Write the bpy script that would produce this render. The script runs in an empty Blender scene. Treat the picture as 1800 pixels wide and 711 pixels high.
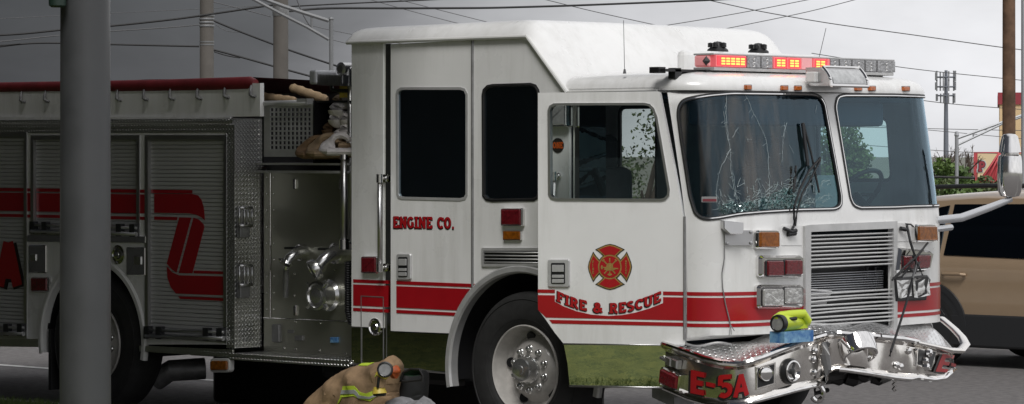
import bpy, bmesh, math, random
import numpy as np
from mathutils import Vector, Matrix
from mathutils.geometry import delaunay_2d_cdt

R = math.radians
random.seed(7)
rng = np.random.default_rng(7)
SC = bpy.context.scene
COL = SC.collection

# ------------------------------------------------------------------ camera
F = 5595.0                       # focal length in photograph pixels (1800 wide)
HX, HY = 900.0, 273.0            # vanishing point of the view direction
PHI = R(43.0)                    # truck side versus picture plane
rx, ry = math.cos(PHI), math.sin(PHI)
dx_, dy_ = -math.sin(PHI), math.cos(PHI)
D0 = 21.7
CAM = Vector((-(D0 * dx_ + 0.066 * rx), -(D0 * dy_ + 0.066 * ry), 2.0))
cd = bpy.data.cameras.new('camera')
cam = bpy.data.objects.new('camera', cd)
COL.objects.link(cam)
SC.camera = cam
cd.sensor_width = 36.0
cd.sensor_fit = 'HORIZONTAL'
cd.lens = 36.0 * F / 1800.0
cd.shift_y = -(355.5 - HY) / 1800.0
cd.clip_start = 0.5
cd.clip_end = 6000
cam.location = CAM
cam.rotation_euler = (R(90), 0, math.atan2(-dx_, dy_))

# ------------------------------------------------------------------ world and sun
W = bpy.data.worlds.new('World')
SC.world = W
W.use_nodes = True
nt = W.node_tree
for n in list(nt.nodes):
    nt.nodes.remove(n)
def N(t, **k):
    n = nt.nodes.new(t)
    for a, b in k.items():
        setattr(n, a, b)
    return n
SUN_AZ = (0.62, -0.78)           # horizontal direction towards the sun
SUN_EL = R(52)
out = N('ShaderNodeOutputWorld')
bg = N('ShaderNodeBackground')
bg.inputs['Strength'].default_value = 0.1
sky = N('ShaderNodeTexSky', sky_type='NISHITA', sun_disc=False)
sky.sun_elevation = SUN_EL
sky.sun_rotation = math.atan2(SUN_AZ[0], SUN_AZ[1])
sky.air_density = 1.0
sky.dust_density = 2.0
tc = N('ShaderNodeTexCoord')
noise = N('ShaderNodeTexNoise')
noise.inputs['Scale'].default_value = 6.5
noise.inputs['Detail'].default_value = 6.0
noise.inputs['Roughness'].default_value = 0.55
mp = N('ShaderNodeMapping')
mp.inputs['Scale'].default_value = (1.0, 1.0, 2.4)
nt.links.new(tc.outputs['Generated'], mp.inputs['Vector'])
nt.links.new(mp.outputs['Vector'], noise.inputs['Vector'])
# an added storm bank darkens one side of the sky, thin bright overcast on the other
dot = N('ShaderNodeVectorMath', operation='DOT_PRODUCT')
dot.inputs[1].default_value = (rx, ry, 0.0)
nt.links.new(tc.outputs['Generated'], dot.inputs[0])
nadd = N('ShaderNodeMath', operation='MULTIPLY_ADD')
nadd.inputs[1].default_value = 0.09
nt.links.new(noise.outputs['Fac'], nadd.inputs[0])
nt.links.new(dot.outputs['Value'], nadd.inputs[2])
front = N('ShaderNodeValToRGB')
front.color_ramp.interpolation = 'EASE'
e = front.color_ramp.elements
def ramp(ps):
    while len(e) > 1:
        e.remove(e[-1])
    e[0].position = ps[0][0]; e[0].color = (*ps[0][1], 1)
    for p, c in ps[1:]:
        q = e.new(p); q.color = (*c, 1)
front.color_ramp.interpolation = 'LINEAR'
rmap = N('ShaderNodeMapRange')
rmap.inputs['From Min'].default_value = -0.25
rmap.inputs['From Max'].default_value = 0.30
nt.links.new(nadd.outputs['Value'], rmap.inputs['Value'])
nt.links.new(rmap.outputs['Result'], front.inputs['Fac'])
ramp([(0.0, (0.026, 0.027, 0.031)), (0.24, (0.034, 0.035, 0.040)), (0.39, (0.085, 0.087, 0.095)), (0.47, (0.22, 0.222, 0.235)),
      (0.536, (0.40, 0.403, 0.42)), (0.60, (0.53, 0.533, 0.555)), (0.68, (0.61, 0.612, 0.635)), (0.80, (0.67, 0.672, 0.695)), (1.0, (0.76, 0.76, 0.775))])
patch = N('ShaderNodeMapRange')
patch.inputs['From Min'].default_value = 0.3
patch.inputs['From Max'].default_value = 0.7
patch.inputs['To Min'].default_value = 7.7
patch.inputs['To Max'].default_value = 11.2
nt.links.new(noise.outputs['Fac'], patch.inputs['Value'])
cl = N('ShaderNodeVectorMath', operation='SCALE')
nt.links.new(front.outputs['Color'], cl.inputs[0])
nt.links.new(patch.outputs['Result'], cl.inputs['Scale'])
mixs = N('ShaderNodeMix', data_type='RGBA')
mixs.inputs['Factor'].default_value = 0.96
nt.links.new(sky.outputs['Color'], mixs.inputs['A'])
nt.links.new(cl.outputs['Vector'], mixs.inputs['B'])
nt.links.new(mixs.outputs['Result'], bg.inputs['Color'])
nt.links.new(bg.outputs['Background'], out.inputs['Surface'])

sl = bpy.data.lights.new('sun', 'SUN')
sl.energy = 1.6
sl.angle = R(25)
sl.color = (1.0, 0.98, 0.955)
so = bpy.data.objects.new('sun', sl)
COL.objects.link(so)
sd = Vector((SUN_AZ[0] * math.cos(SUN_EL), SUN_AZ[1] * math.cos(SUN_EL), math.sin(SUN_EL)))
so.rotation_euler = sd.to_track_quat('Z', 'Y').to_euler()
so.location = (0, 0, 30)

SC.view_settings.view_transform = 'Standard'
SC.view_settings.look = 'None'
SC.view_settings.exposure = 0.38
SC.view_settings.gamma = 1.0
SC.view_settings.use_curve_mapping = False
SC.cycles.max_bounces = 10
SC.cycles.transparent_max_bounces = 16
SC.cycles.sample_clamp_indirect = 4.0

# ------------------------------------------------------------------ materials
def mat(name, base, metallic=0.0, rough=0.5, coat=0.0, var=0.0, vscale=3.0, rvar=0.0, bump=0.0, bscale=60.0, emit=None, estr=0.0, spec=0.5, base2=None):
    m = bpy.data.materials.new(name)
    m.use_nodes = True
    t = m.node_tree
    b = t.nodes['Principled BSDF']
    b.inputs['Base Color'].default_value = (*base, 1)
    b.inputs['Metallic'].default_value = metallic
    b.inputs['Roughness'].default_value = rough
    b.inputs['Coat Weight'].default_value = coat
    b.inputs['Coat Roughness'].default_value = 0.06
    b.inputs['Specular IOR Level'].default_value = spec
    if emit:
        b.inputs['Emission Color'].default_value = (*emit, 1)
        b.inputs['Emission Strength'].default_value = estr
    tc = t.nodes.new('ShaderNodeTexCoord')
    if var or rvar or base2:
        n = t.nodes.new('ShaderNodeTexNoise')
        n.inputs['Scale'].default_value = vscale
        n.inputs['Detail'].default_value = 5
        n.inputs['Roughness'].default_value = 0.6
        t.links.new(tc.outputs['Object'], n.inputs['Vector'])
        if var or base2:
            mx = t.nodes.new('ShaderNodeMix'); mx.data_type = 'RGBA'
            lo = base2 if base2 else tuple(c * (1 - var) for c in base)
            mx.inputs['A'].default_value = (*lo, 1)
            mx.inputs['B'].default_value = (*base, 1)
            mr = t.nodes.new('ShaderNodeMapRange')
            mr.inputs['From Min'].default_value = 0.35; mr.inputs['From Max'].default_value = 0.65
            t.links.new(n.outputs['Fac'], mr.inputs['Value'])
            t.links.new(mr.outputs['Result'], mx.inputs['Factor'])
            t.links.new(mx.outputs['Result'], b.inputs['Base Color'])
        if rvar:
            mr2 = t.nodes.new('ShaderNodeMapRange')
            mr2.inputs['To Min'].default_value = max(0.0, rough - rvar); mr2.inputs['To Max'].default_value = rough + rvar
            mr2.inputs['From Min'].default_value = 0.3; mr2.inputs['From Max'].default_value = 0.7
            t.links.new(n.outputs['Fac'], mr2.inputs['Value'])
            t.links.new(mr2.outputs['Result'], b.inputs['Roughness'])
    if bump:
        n2 = t.nodes.new('ShaderNodeTexNoise')
        n2.inputs['Scale'].default_value = bscale
        n2.inputs['Detail'].default_value = 4
        t.links.new(tc.outputs['Object'], n2.inputs['Vector'])
        bp = t.nodes.new('ShaderNodeBump')
        bp.inputs['Strength'].default_value = bump
        bp.inputs['Distance'].default_value = 0.01
        t.links.new(n2.outputs['Fac'], bp.inputs['Height'])
        t.links.new(bp.outputs['Normal'], b.inputs['Normal'])
    return m

def glass_mat(name, tint, refl=1.0, rough=0.0, wavy=False):
    m = bpy.data.materials.new(name); m.use_nodes = True
    t = m.node_tree
    t.nodes.remove(t.nodes['Principled BSDF'])
    o = t.nodes['Material Output']
    tr = t.nodes.new('ShaderNodeBsdfTransparent'); tr.inputs['Color'].default_value = (*tint, 1)
    gl = t.nodes.new('ShaderNodeBsdfGlossy'); gl.inputs['Roughness'].default_value = rough
    gl.inputs['Color'].default_value = (0.64, 0.85, 1.0, 1)
    fr = t.nodes.new('ShaderNodeFresnel'); fr.inputs['IOR'].default_value = 1.5
    mu = t.nodes.new('ShaderNodeMath'); mu.operation = 'MULTIPLY'; mu.inputs[1].default_value = refl; mu.use_clamp = True
    t.links.new(fr.outputs['Fac'], mu.inputs[0])
    mx = t.nodes.new('ShaderNodeMixShader')
    t.links.new(mu.outputs[0], mx.inputs['Fac']); t.links.new(tr.outputs[0], mx.inputs[1]); t.links.new(gl.outputs[0], mx.inputs[2])
    t.links.new(mx.outputs[0], o.inputs['Surface'])
    if wavy:      # the shattered laminate is buckled in upright ripples
        tcn = t.nodes.new('ShaderNodeTexCoord'); mpn = t.nodes.new('ShaderNodeMapping'); mpn.inputs['Scale'].default_value = (5, 7, 0.7)
        nn = t.nodes.new('ShaderNodeTexNoise'); nn.inputs['Scale'].default_value = 1.6; nn.inputs['Detail'].default_value = 2
        bp = t.nodes.new('ShaderNodeBump'); bp.inputs['Strength'].default_value = 0.35; bp.inputs['Distance'].default_value = 0.012
        t.links.new(tcn.outputs['Object'], mpn.inputs['Vector']); t.links.new(mpn.outputs[0], nn.inputs['Vector'])
        t.links.new(nn.outputs['Fac'], bp.inputs['Height']); t.links.new(bp.outputs['Normal'], gl.inputs['Normal'])
        # pale upright streaks: reflections painted into the glass colour, strongest on the near corner
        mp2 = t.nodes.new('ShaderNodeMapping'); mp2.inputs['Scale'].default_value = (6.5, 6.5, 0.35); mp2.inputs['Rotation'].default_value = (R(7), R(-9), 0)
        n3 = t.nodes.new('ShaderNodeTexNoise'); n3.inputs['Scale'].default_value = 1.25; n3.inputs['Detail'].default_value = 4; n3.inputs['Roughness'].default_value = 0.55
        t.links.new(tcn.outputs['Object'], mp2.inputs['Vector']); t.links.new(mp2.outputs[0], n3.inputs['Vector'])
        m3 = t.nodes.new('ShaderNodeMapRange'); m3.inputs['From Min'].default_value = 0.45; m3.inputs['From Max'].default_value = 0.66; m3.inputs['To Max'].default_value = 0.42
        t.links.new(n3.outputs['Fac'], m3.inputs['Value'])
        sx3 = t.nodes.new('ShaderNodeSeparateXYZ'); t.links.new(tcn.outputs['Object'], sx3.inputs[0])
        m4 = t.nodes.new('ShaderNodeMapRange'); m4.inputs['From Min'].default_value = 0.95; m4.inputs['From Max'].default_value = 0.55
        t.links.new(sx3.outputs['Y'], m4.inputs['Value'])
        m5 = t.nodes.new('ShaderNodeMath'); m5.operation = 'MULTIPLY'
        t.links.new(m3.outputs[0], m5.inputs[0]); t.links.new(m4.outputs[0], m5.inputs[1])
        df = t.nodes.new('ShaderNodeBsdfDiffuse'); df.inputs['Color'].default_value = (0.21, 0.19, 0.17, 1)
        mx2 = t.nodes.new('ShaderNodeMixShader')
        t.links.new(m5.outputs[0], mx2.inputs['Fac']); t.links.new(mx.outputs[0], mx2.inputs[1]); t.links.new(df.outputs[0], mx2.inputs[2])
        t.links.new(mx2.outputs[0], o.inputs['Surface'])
    return m

def diamond_mat(name, pitch=0.034, base=(0.62, 0.62, 0.61), rough=0.28):
    """aluminium tread plate: raised lozenges in two alternating directions, from metric UVs"""
    m = mat(name, base, 1.0, rough, var=0.10, vscale=6)
    t = m.node_tree; b = t.nodes['Principled BSDF']
    uv = t.nodes.new('ShaderNodeUVMap')
    def lattice(ox, oy, ang):
        mpn = t.nodes.new('ShaderNodeMapping')
        mpn.inputs['Scale'].default_value = (1 / pitch, 1 / pitch, 1)
        mpn.inputs['Location'].default_value = (ox, oy, 0)
        t.links.new(uv.outputs['UV'], mpn.inputs['Vector'])
        fr = t.nodes.new('ShaderNodeVectorMath'); fr.operation = 'FRACTION'
        t.links.new(mpn.outputs[0], fr.inputs[0])
        sb = t.nodes.new('ShaderNodeVectorMath'); sb.operation = 'SUBTRACT'; sb.inputs[1].default_value = (0.5, 0.5, 0)
        t.links.new(fr.outputs[0], sb.inputs[0])
        ro = t.nodes.new('ShaderNodeVectorRotate'); ro.rotation_type = 'Z_AXIS'; ro.inputs['Angle'].default_value = ang
        t.links.new(sb.outputs[0], ro.inputs['Vector'])
        ml = t.nodes.new('ShaderNodeVectorMath'); ml.operation = 'MULTIPLY'; ml.inputs[1].default_value = (1 / 0.42, 1 / 0.13, 0)
        t.links.new(ro.outputs[0], ml.inputs[0])
        le = t.nodes.new('ShaderNodeVectorMath'); le.operation = 'LENGTH'
        t.links.new(ml.outputs[0], le.inputs[0])
        iv = t.nodes.new('ShaderNodeMath'); iv.operation = 'SUBTRACT'; iv.inputs[0].default_value = 1.0; iv.use_clamp = True
        t.links.new(le.outputs['Value'], iv.inputs[1])
        return iv
    a, c = lattice(0, 0, R(45)), lattice(0.5, 0.5, R(-45))
    mxm = t.nodes.new('ShaderNodeMath'); mxm.operation = 'MAXIMUM'
    t.links.new(a.outputs[0], mxm.inputs[0]); t.links.new(c.outputs[0], mxm.inputs[1])
    bp = t.nodes.new('ShaderNodeBump'); bp.inputs['Strength'].default_value = 1.0; bp.inputs['Distance'].default_value = 0.006
    t.links.new(mxm.outputs[0], bp.inputs['Height']); t.links.new(bp.outputs['Normal'], b.inputs['Normal'])
    return m

def slat_mat(name, base, pitch=0.031, rough=0.35, metallic=0.0):
    m = mat(name, base, metallic, rough, var=0.06, vscale=4)
    t = m.node_tree; b = t.nodes['Principled BSDF']
    uv = t.nodes.new('ShaderNodeUVMap')
    sx = t.nodes.new('ShaderNodeSeparateXYZ'); t.links.new(uv.outputs['UV'], sx.inputs[0])
    mu = t.nodes.new('ShaderNodeMath'); mu.operation = 'DIVIDE'; mu.inputs[1].default_value = pitch
    t.links.new(sx.outputs['Y'], mu.inputs[0])
    pp = t.nodes.new('ShaderNodeMath'); pp.operation = 'PINGPONG'; pp.inputs[1].default_value = 0.5
    t.links.new(mu.outputs[0], pp.inputs[0])
    mr = t.nodes.new('ShaderNodeMapRange'); mr.inputs['From Min'].default_value = 0.0; mr.inputs['From Max'].default_value = 0.13
    t.links.new(pp.outputs[0], mr.inputs['Value'])
    bp = t.nodes.new('ShaderNodeBump'); bp.inputs['Strength'].default_value = 1.0; bp.inputs['Distance'].default_value = 0.009
    t.links.new(mr.outputs[0], bp.inputs['Height']); t.links.new(bp.outputs['Normal'], b.inputs['Normal'])
    return m

M = {}
M['white'] = mat('white_paint', (0.80, 0.80, 0.79), 0, 0.30, 0.5, var=0.07, vscale=1.6, rvar=0.08, bump=0.03, bscale=5)
M['offwhite'] = mat('off_white_paint', (0.62, 0.62, 0.60), 0, 0.45, 0.1, var=0.1)
def film(m, dirt=(0.36, 0.35, 0.31), amt=0.5):
    """thin road film: runs of dirt that follow the height of the panel and a blotchy noise"""
    t = m.node_tree; b = t.nodes['Principled BSDF']
    src = b.inputs['Base Color'].links[0].from_socket
    tcn = t.nodes.new('ShaderNodeTexCoord'); mpn = t.nodes.new('ShaderNodeMapping'); mpn.inputs['Scale'].default_value = (9, 9, 1.1)
    n1 = t.nodes.new('ShaderNodeTexNoise'); n1.inputs['Scale'].default_value = 1.5; n1.inputs['Detail'].default_value = 7; n1.inputs['Roughness'].default_value = 0.65
    n2 = t.nodes.new('ShaderNodeTexNoise'); n2.inputs['Scale'].default_value = 1.1; n2.inputs['Detail'].default_value = 3
    t.links.new(tcn.outputs['Object'], mpn.inputs['Vector']); t.links.new(mpn.outputs[0], n1.inputs['Vector']); t.links.new(tcn.outputs['Object'], n2.inputs['Vector'])
    mu = t.nodes.new('ShaderNodeMath'); mu.operation = 'MULTIPLY'
    t.links.new(n1.outputs['Fac'], mu.inputs[0]); t.links.new(n2.outputs['Fac'], mu.inputs[1])
    mr = t.nodes.new('ShaderNodeMapRange'); mr.inputs['From Min'].default_value = 0.22; mr.inputs['From Max'].default_value = 0.48; mr.inputs['To Max'].default_value = amt
    t.links.new(mu.outputs[0], mr.inputs['Value'])
    mx = t.nodes.new('ShaderNodeMix'); mx.data_type = 'RGBA'
    t.links.new(mr.outputs[0], mx.inputs['Factor']); t.links.new(src, mx.inputs['A']); mx.inputs['B'].default_value = (*dirt, 1)
    t.links.new(mx.outputs['Result'], b.inputs['Base Color'])
film(M['white'], amt=0.36)
M['red'] = mat('red_stripe', (0.36, 0.006, 0.012), 0, 0.30, 0.4, var=0.10, vscale=5)
M['letter'] = mat('red_lettering', (0.37, 0.008, 0.012), 0, 0.35, 0.2)
M['black'] = mat('black_paint', (0.012, 0.012, 0.013), 0, 0.4)
M['rubber'] = mat('black_rubber', (0.018, 0.018, 0.019), 0, 0.55, var=0.3, vscale=8)
M['tyre'] = mat('tyre_rubber', (0.022, 0.022, 0.022), 0, 0.75, var=0.35, vscale=14, bump=0.15, bscale=90)
M['chrome'] = mat('chrome', (0.78, 0.77, 0.76), 1, 0.06, rvar=0.04, vscale=7)
M['bumper'] = mat('dented_chrome', (0.86, 0.83, 0.79), 1, 0.17, rvar=0.06, vscale=9, bump=0.25, bscale=4)
M['steel'] = mat('stainless_steel', (0.44, 0.44, 0.375), 0.85, 0.40, var=0.08, vscale=3, rvar=0.04)
M['rim'] = mat('rim_paint', (0.52, 0.50, 0.47), 0, 0.4, 0.2, var=0.25, vscale=9)
M['mirror_steel'] = mat('polished_stainless', (0.72, 0.73, 0.68), 1, 0.014, var=0.15, vscale=6, bump=0.04, bscale=5)
M['alu'] = mat('aluminium', (0.60, 0.60, 0.60), 1, 0.35, var=0.15)
M['dull'] = mat('dull_grey_metal', (0.30, 0.30, 0.30), 0.6, 0.5, var=0.3, vscale=10)
M['diamond'] = diamond_mat('diamond_plate')
M['deckplate'] = diamond_mat('bumper_tread_plate', 0.05, (0.80, 0.80, 0.80), 0.24)
M['slat'] = slat_mat('roll_up_slats', (0.46, 0.46, 0.455))
M['cover'] = mat('maroon_vinyl', (0.17, 0.016, 0.020), 0, 0.55, var=0.3, vscale=6, bump=0.3, bscale=9)
M['lens_red'] = mat('red_lens', (0.15, 0.008, 0.014), 0, 0.16, 0.6, var=0.4, vscale=50, bump=0.3, bscale=160)
M['lens_amber'] = mat('amber_lens', (0.30, 0.09, 0.006), 0, 0.18, 0.5, var=0.5, vscale=40, bump=0.3, bscale=160)
M['marker'] = mat('marker_amber', (0.50, 0.12, 0.01), 0, 0.25, 0.4, var=0.5, vscale=60)
M['lens_clear'] = mat('clear_lamp_glass', (0.66, 0.66, 0.65), 0.6, 0.10, 0.6, var=0.25, vscale=26, bump=0.35, bscale=26)
M['bar_clear'] = mat('lightbar_clear', (0.42, 0.42, 0.43), 0.5, 0.2, 0.5, var=0.45, vscale=40, bump=0.4, bscale=60)
M['bar_red'] = mat('lightbar_red', (0.62, 0.16, 0.17), 0.1, 0.2, 0.6, emit=(0.9, 0.10, 0.12), estr=0.30)
M['bar_pink'] = mat('lightbar_pink', (0.70, 0.36, 0.37), 0.1, 0.2, 0.6, emit=(0.9, 0.22, 0.22), estr=0.18)
M['led_red'] = mat('lit_red', (0.7, 0.05, 0.05), 0, 0.3, 0.3, emit=(1.0, 0.03, 0.05), estr=0.85)
M['led_hot'] = mat('lit_core', (0.9, 0.6, 0.1), 0, 0.3, emit=(1.0, 0.46, 0.09), estr=1.15)
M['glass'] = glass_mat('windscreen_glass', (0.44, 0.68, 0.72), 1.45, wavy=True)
M['door_glass'] = glass_mat('door_glass', (0.80, 0.85, 0.84), 0.9)
M['tint'] = glass_mat('privacy_glass', (0.035, 0.037, 0.04), 0.24)
M['suv_glass'] = glass_mat('suv_privacy_glass', (0.05, 0.055, 0.06), 1.3)
M['crack'] = mat('cracked_glass_line', (0.52, 0.62, 0.64), 0, 0.35)
M['craze'] = mat('crazing_line', (0.36, 0.46, 0.46), 0, 0.4)
M['shatter'] = mat('crushed_glass', (0.24, 0.36, 0.37), 0, 0.3, 0.4, var=0.7, vscale=60, bump=0.8, bscale=90)
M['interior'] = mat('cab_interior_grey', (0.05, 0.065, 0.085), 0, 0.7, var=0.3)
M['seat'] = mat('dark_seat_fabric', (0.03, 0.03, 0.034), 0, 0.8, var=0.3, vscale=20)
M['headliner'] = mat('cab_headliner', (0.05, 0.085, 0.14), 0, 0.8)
M['gold'] = mat('gold_leaf', (0.42, 0.27, 0.08), 0.2, 0.4, var=0.3, vscale=30)
M['blue_box'] = mat('blue_carton', (0.03, 0.13, 0.36), 0, 0.45, vscale=16, base2=(0.22, 0.42, 0.58))
M['lime'] = mat('lime_plastic', (0.50, 0.62, 0.03), 0, 0.4, 0.2)
M['coat'] = mat('tan_turnout_cloth', (0.29, 0.19, 0.105), 0, 0.85, var=0.45, vscale=7, bump=0.6, bscale=18)
M['band_lime'] = mat('lime_band', (0.42, 0.55, 0.04), 0, 0.6)
M['band_grey'] = mat('silver_band', (0.30, 0.31, 0.31), 0, 0.45)
M['yellow'] = mat('yellow_plastic', (0.52, 0.40, 0.06), 0, 0.45)
M['orange'] = mat('orange_glove', (0.42, 0.08, 0.012), 0, 0.6, var=0.4, vscale=30)
M['bag'] = mat('black_bag', (0.010, 0.0105, 0.011), 0, 0.6, var=0.3, vscale=8)
M['bag_green'] = mat('dark_green_lining', (0.02, 0.06, 0.03), 0, 0.7)
M['cloth'] = mat('grey_cloth', (0.24, 0.24, 0.25), 0, 0.85, var=0.4, vscale=14, bump=0.4, bscale=20)
M['hose_tan'] = mat('tan_hose', (0.34, 0.24, 0.14), 0, 0.85, var=0.4, vscale=14, bump=0.2, bscale=90)
M['hose_white'] = mat('white_hose', (0.72, 0.68, 0.66), 0, 0.85, var=0.3, vscale=14, bump=0.2, bscale=90)
M['hose_brown'] = mat('brown_hose', (0.23, 0.14, 0.07), 0, 0.85, var=0.4, vscale=14, bump=0.2, bscale=90)
M['conc_pole'] = mat('concrete_pole', (0.135, 0.123, 0.110), 0, 0.85, var=0.2, vscale=2)
M['wood_pole'] = mat('weathered_wood', (0.20, 0.115, 0.07), 0, 0.85, var=0.55, vscale=4, bump=0.5, bscale=20)
M['galv'] = mat('galvanised_steel', (0.45, 0.46, 0.48), 0.4, 0.5, var=0.15)
M['weathered'] = mat('weathered_galvanised', (0.23, 0.235, 0.24), 0.3, 0.6, var=0.15)
M['satin'] = mat('satin_chrome', (0.72, 0.72, 0.71), 0.9, 0.20)
M['satin_alu'] = mat('satin_aluminium', (0.56, 0.56, 0.555), 0.4, 0.38, var=0.15, vscale=8)
M['arm'] = mat('bright_arm', (0.52, 0.53, 0.55), 0.5, 0.25, 0.3)
M['tower'] = mat('tower_grey_steel', (0.20, 0.215, 0.25), 0.2, 0.6)
M['cable'] = mat('black_cable', (0.015, 0.015, 0.016), 0, 0.6)
M['cable_grey'] = mat('grey_cable', (0.10, 0.10, 0.105), 0, 0.6)
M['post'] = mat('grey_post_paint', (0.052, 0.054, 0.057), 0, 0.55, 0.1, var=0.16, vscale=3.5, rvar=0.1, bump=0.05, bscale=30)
M['shade_block'] = mat('shade_block_panels', (0.10, 0.10, 0.10), 0, 0.7, var=0.1)  # for the added roof and wall that block light
M['dark_green'] = mat('dark_green_metal', (0.012, 0.028, 0.02), 0, 0.5)
M['suv'] = mat('bronze_car_paint', (0.43, 0.31, 0.20), 0.35, 0.3, 0.7, var=0.05)
M['plastic'] = mat('dark_plastic', (0.022, 0.023, 0.025), 0, 0.5)
M['cream'] = mat('cream_stucco', (0.80, 0.58, 0.33), 0, 0.85, var=0.08, vscale=0.5)
M['brick_red'] = mat('dark_red_parapet', (0.34, 0.045, 0.06), 0, 0.6, var=0.1)
M['roof_red'] = mat('red_roof_panels', (0.62, 0.085, 0.10), 0, 0.5, var=0.1, vscale=0.5)
M['sign_cream'] = mat('sign_face_cream', (0.78, 0.62, 0.38), 0, 0.5)
M['leaf'] = mat('leaf_green', (0.12, 0.19, 0.045), 0, 0.6, vscale=1.5, base2=(0.06, 0.11, 0.028))
M['leaf_pale'] = mat('leaf_pale', (0.12, 0.155, 0.06), 0, 0.6, vscale=2.5, base2=(0.06, 0.09, 0.03))
M['bark'] = mat('bark', (0.12, 0.09, 0.07), 0, 0.9, var=0.4)
M['asphalt'] = mat('asphalt', (0.175, 0.165, 0.162), 0, 0.9, var=0.42, vscale=13, bump=0.5, bscale=240)
M['line'] = mat('road_paint', (0.60, 0.60, 0.58), 0, 0.7, var=0.3, vscale=8)
M['kerb'] = mat('kerb_concrete', (0.34, 0.33, 0.31), 0, 0.9, var=0.25, vscale=5)
M['grass'] = mat('lawn', (0.185, 0.20, 0.040), 0, 0.95, vscale=6.0, base2=(0.05, 0.082, 0.012), bump=0.8, bscale=40)
M['blade'] = mat('grass_blade', (0.075, 0.11, 0.022), 0, 0.8, vscale=6, base2=(0.05, 0.085, 0.015))
M['field'] = mat('far_field', (0.26, 0.26, 0.22), 0, 0.95, var=0.5, vscale=0.4)
def frosted(name):
    m = bpy.data.materials.new(name); m.use_nodes = True; t = m.node_tree; t.nodes.remove(t.nodes['Principled BSDF'])
    tr = t.nodes.new('ShaderNodeBsdfTransparent'); tr.inputs['Color'].default_value = (0.66, 0.80, 0.79, 1)
    gl = t.nodes.new('ShaderNodeBsdfGlossy'); gl.inputs['Roughness'].default_value = 0.12; gl.inputs['Color'].default_value = (0.42, 0.52, 0.52, 1)
    tcn = t.nodes.new('ShaderNodeTexCoord'); vo = t.nodes.new('ShaderNodeTexVoronoi'); vo.inputs['Scale'].default_value = 75
    t.links.new(tcn.outputs['Object'], vo.inputs['Vector'])
    sp = t.nodes.new('ShaderNodeSeparateColor'); t.links.new(vo.outputs['Color'], sp.inputs[0])
    mr = t.nodes.new('ShaderNodeMapRange'); mr.inputs['From Min'].default_value = 0.35; mr.inputs['To Max'].default_value = 0.6
    t.links.new(sp.outputs[0], mr.inputs['Value'])
    mx = t.nodes.new('ShaderNodeMixShader'); t.links.new(mr.outputs[0], mx.inputs['Fac']); t.links.new(tr.outputs[0], mx.inputs[1]); t.links.new(gl.outputs[0], mx.inputs[2])
    t.links.new(mx.outputs[0], t.nodes['Material Output'].inputs['Surface'])
    return m
M['crumb'] = frosted('crumbled_glass')
M['paper'] = mat('paper', (0.6, 0.6, 0.6), 0, 0.8)
M['decal'] = mat('faded_decal', (0.22, 0.22, 0.22), 0, 0.7)
M['decal_red'] = mat('faded_decal_print', (0.16, 0.02, 0.03), 0, 0.7)
M['glass_clear'] = glass_mat('windscreen_glass_sound', (0.58, 0.80, 0.81), 1.2)
M['badge'] = mat('badge_black', (0.03, 0.025, 0.02), 0, 0.4)
M['badge_o'] = mat('badge_orange', (0.55, 0.10, 0.015), 0, 0.4)
M['led_off'] = mat('frosted_flood_lens', (0.55, 0.56, 0.56), 0.3, 0.2, 0.3, var=0.3, vscale=30)

# ------------------------------------------------------------------ mesh helpers
def ray(px, py):
    u = (px - HX) / F
    return Vector((dx_ + u * rx, dy_ + u * ry, (HY - py) / F))
def at_depth(px, py, t):
    return CAM + ray(px, py) * t
def on_y(px, py, Y):
    q = ray(px, py); return CAM + q * ((Y - CAM.y) / q.y)
def on_x(px, py, X):
    q = ray(px, py); return CAM + q * ((X - CAM.x) / q.x)
def on_z(px, py, Z):
    q = ray(px, py); return CAM + q * ((Z - CAM.z) / q.z)

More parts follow.
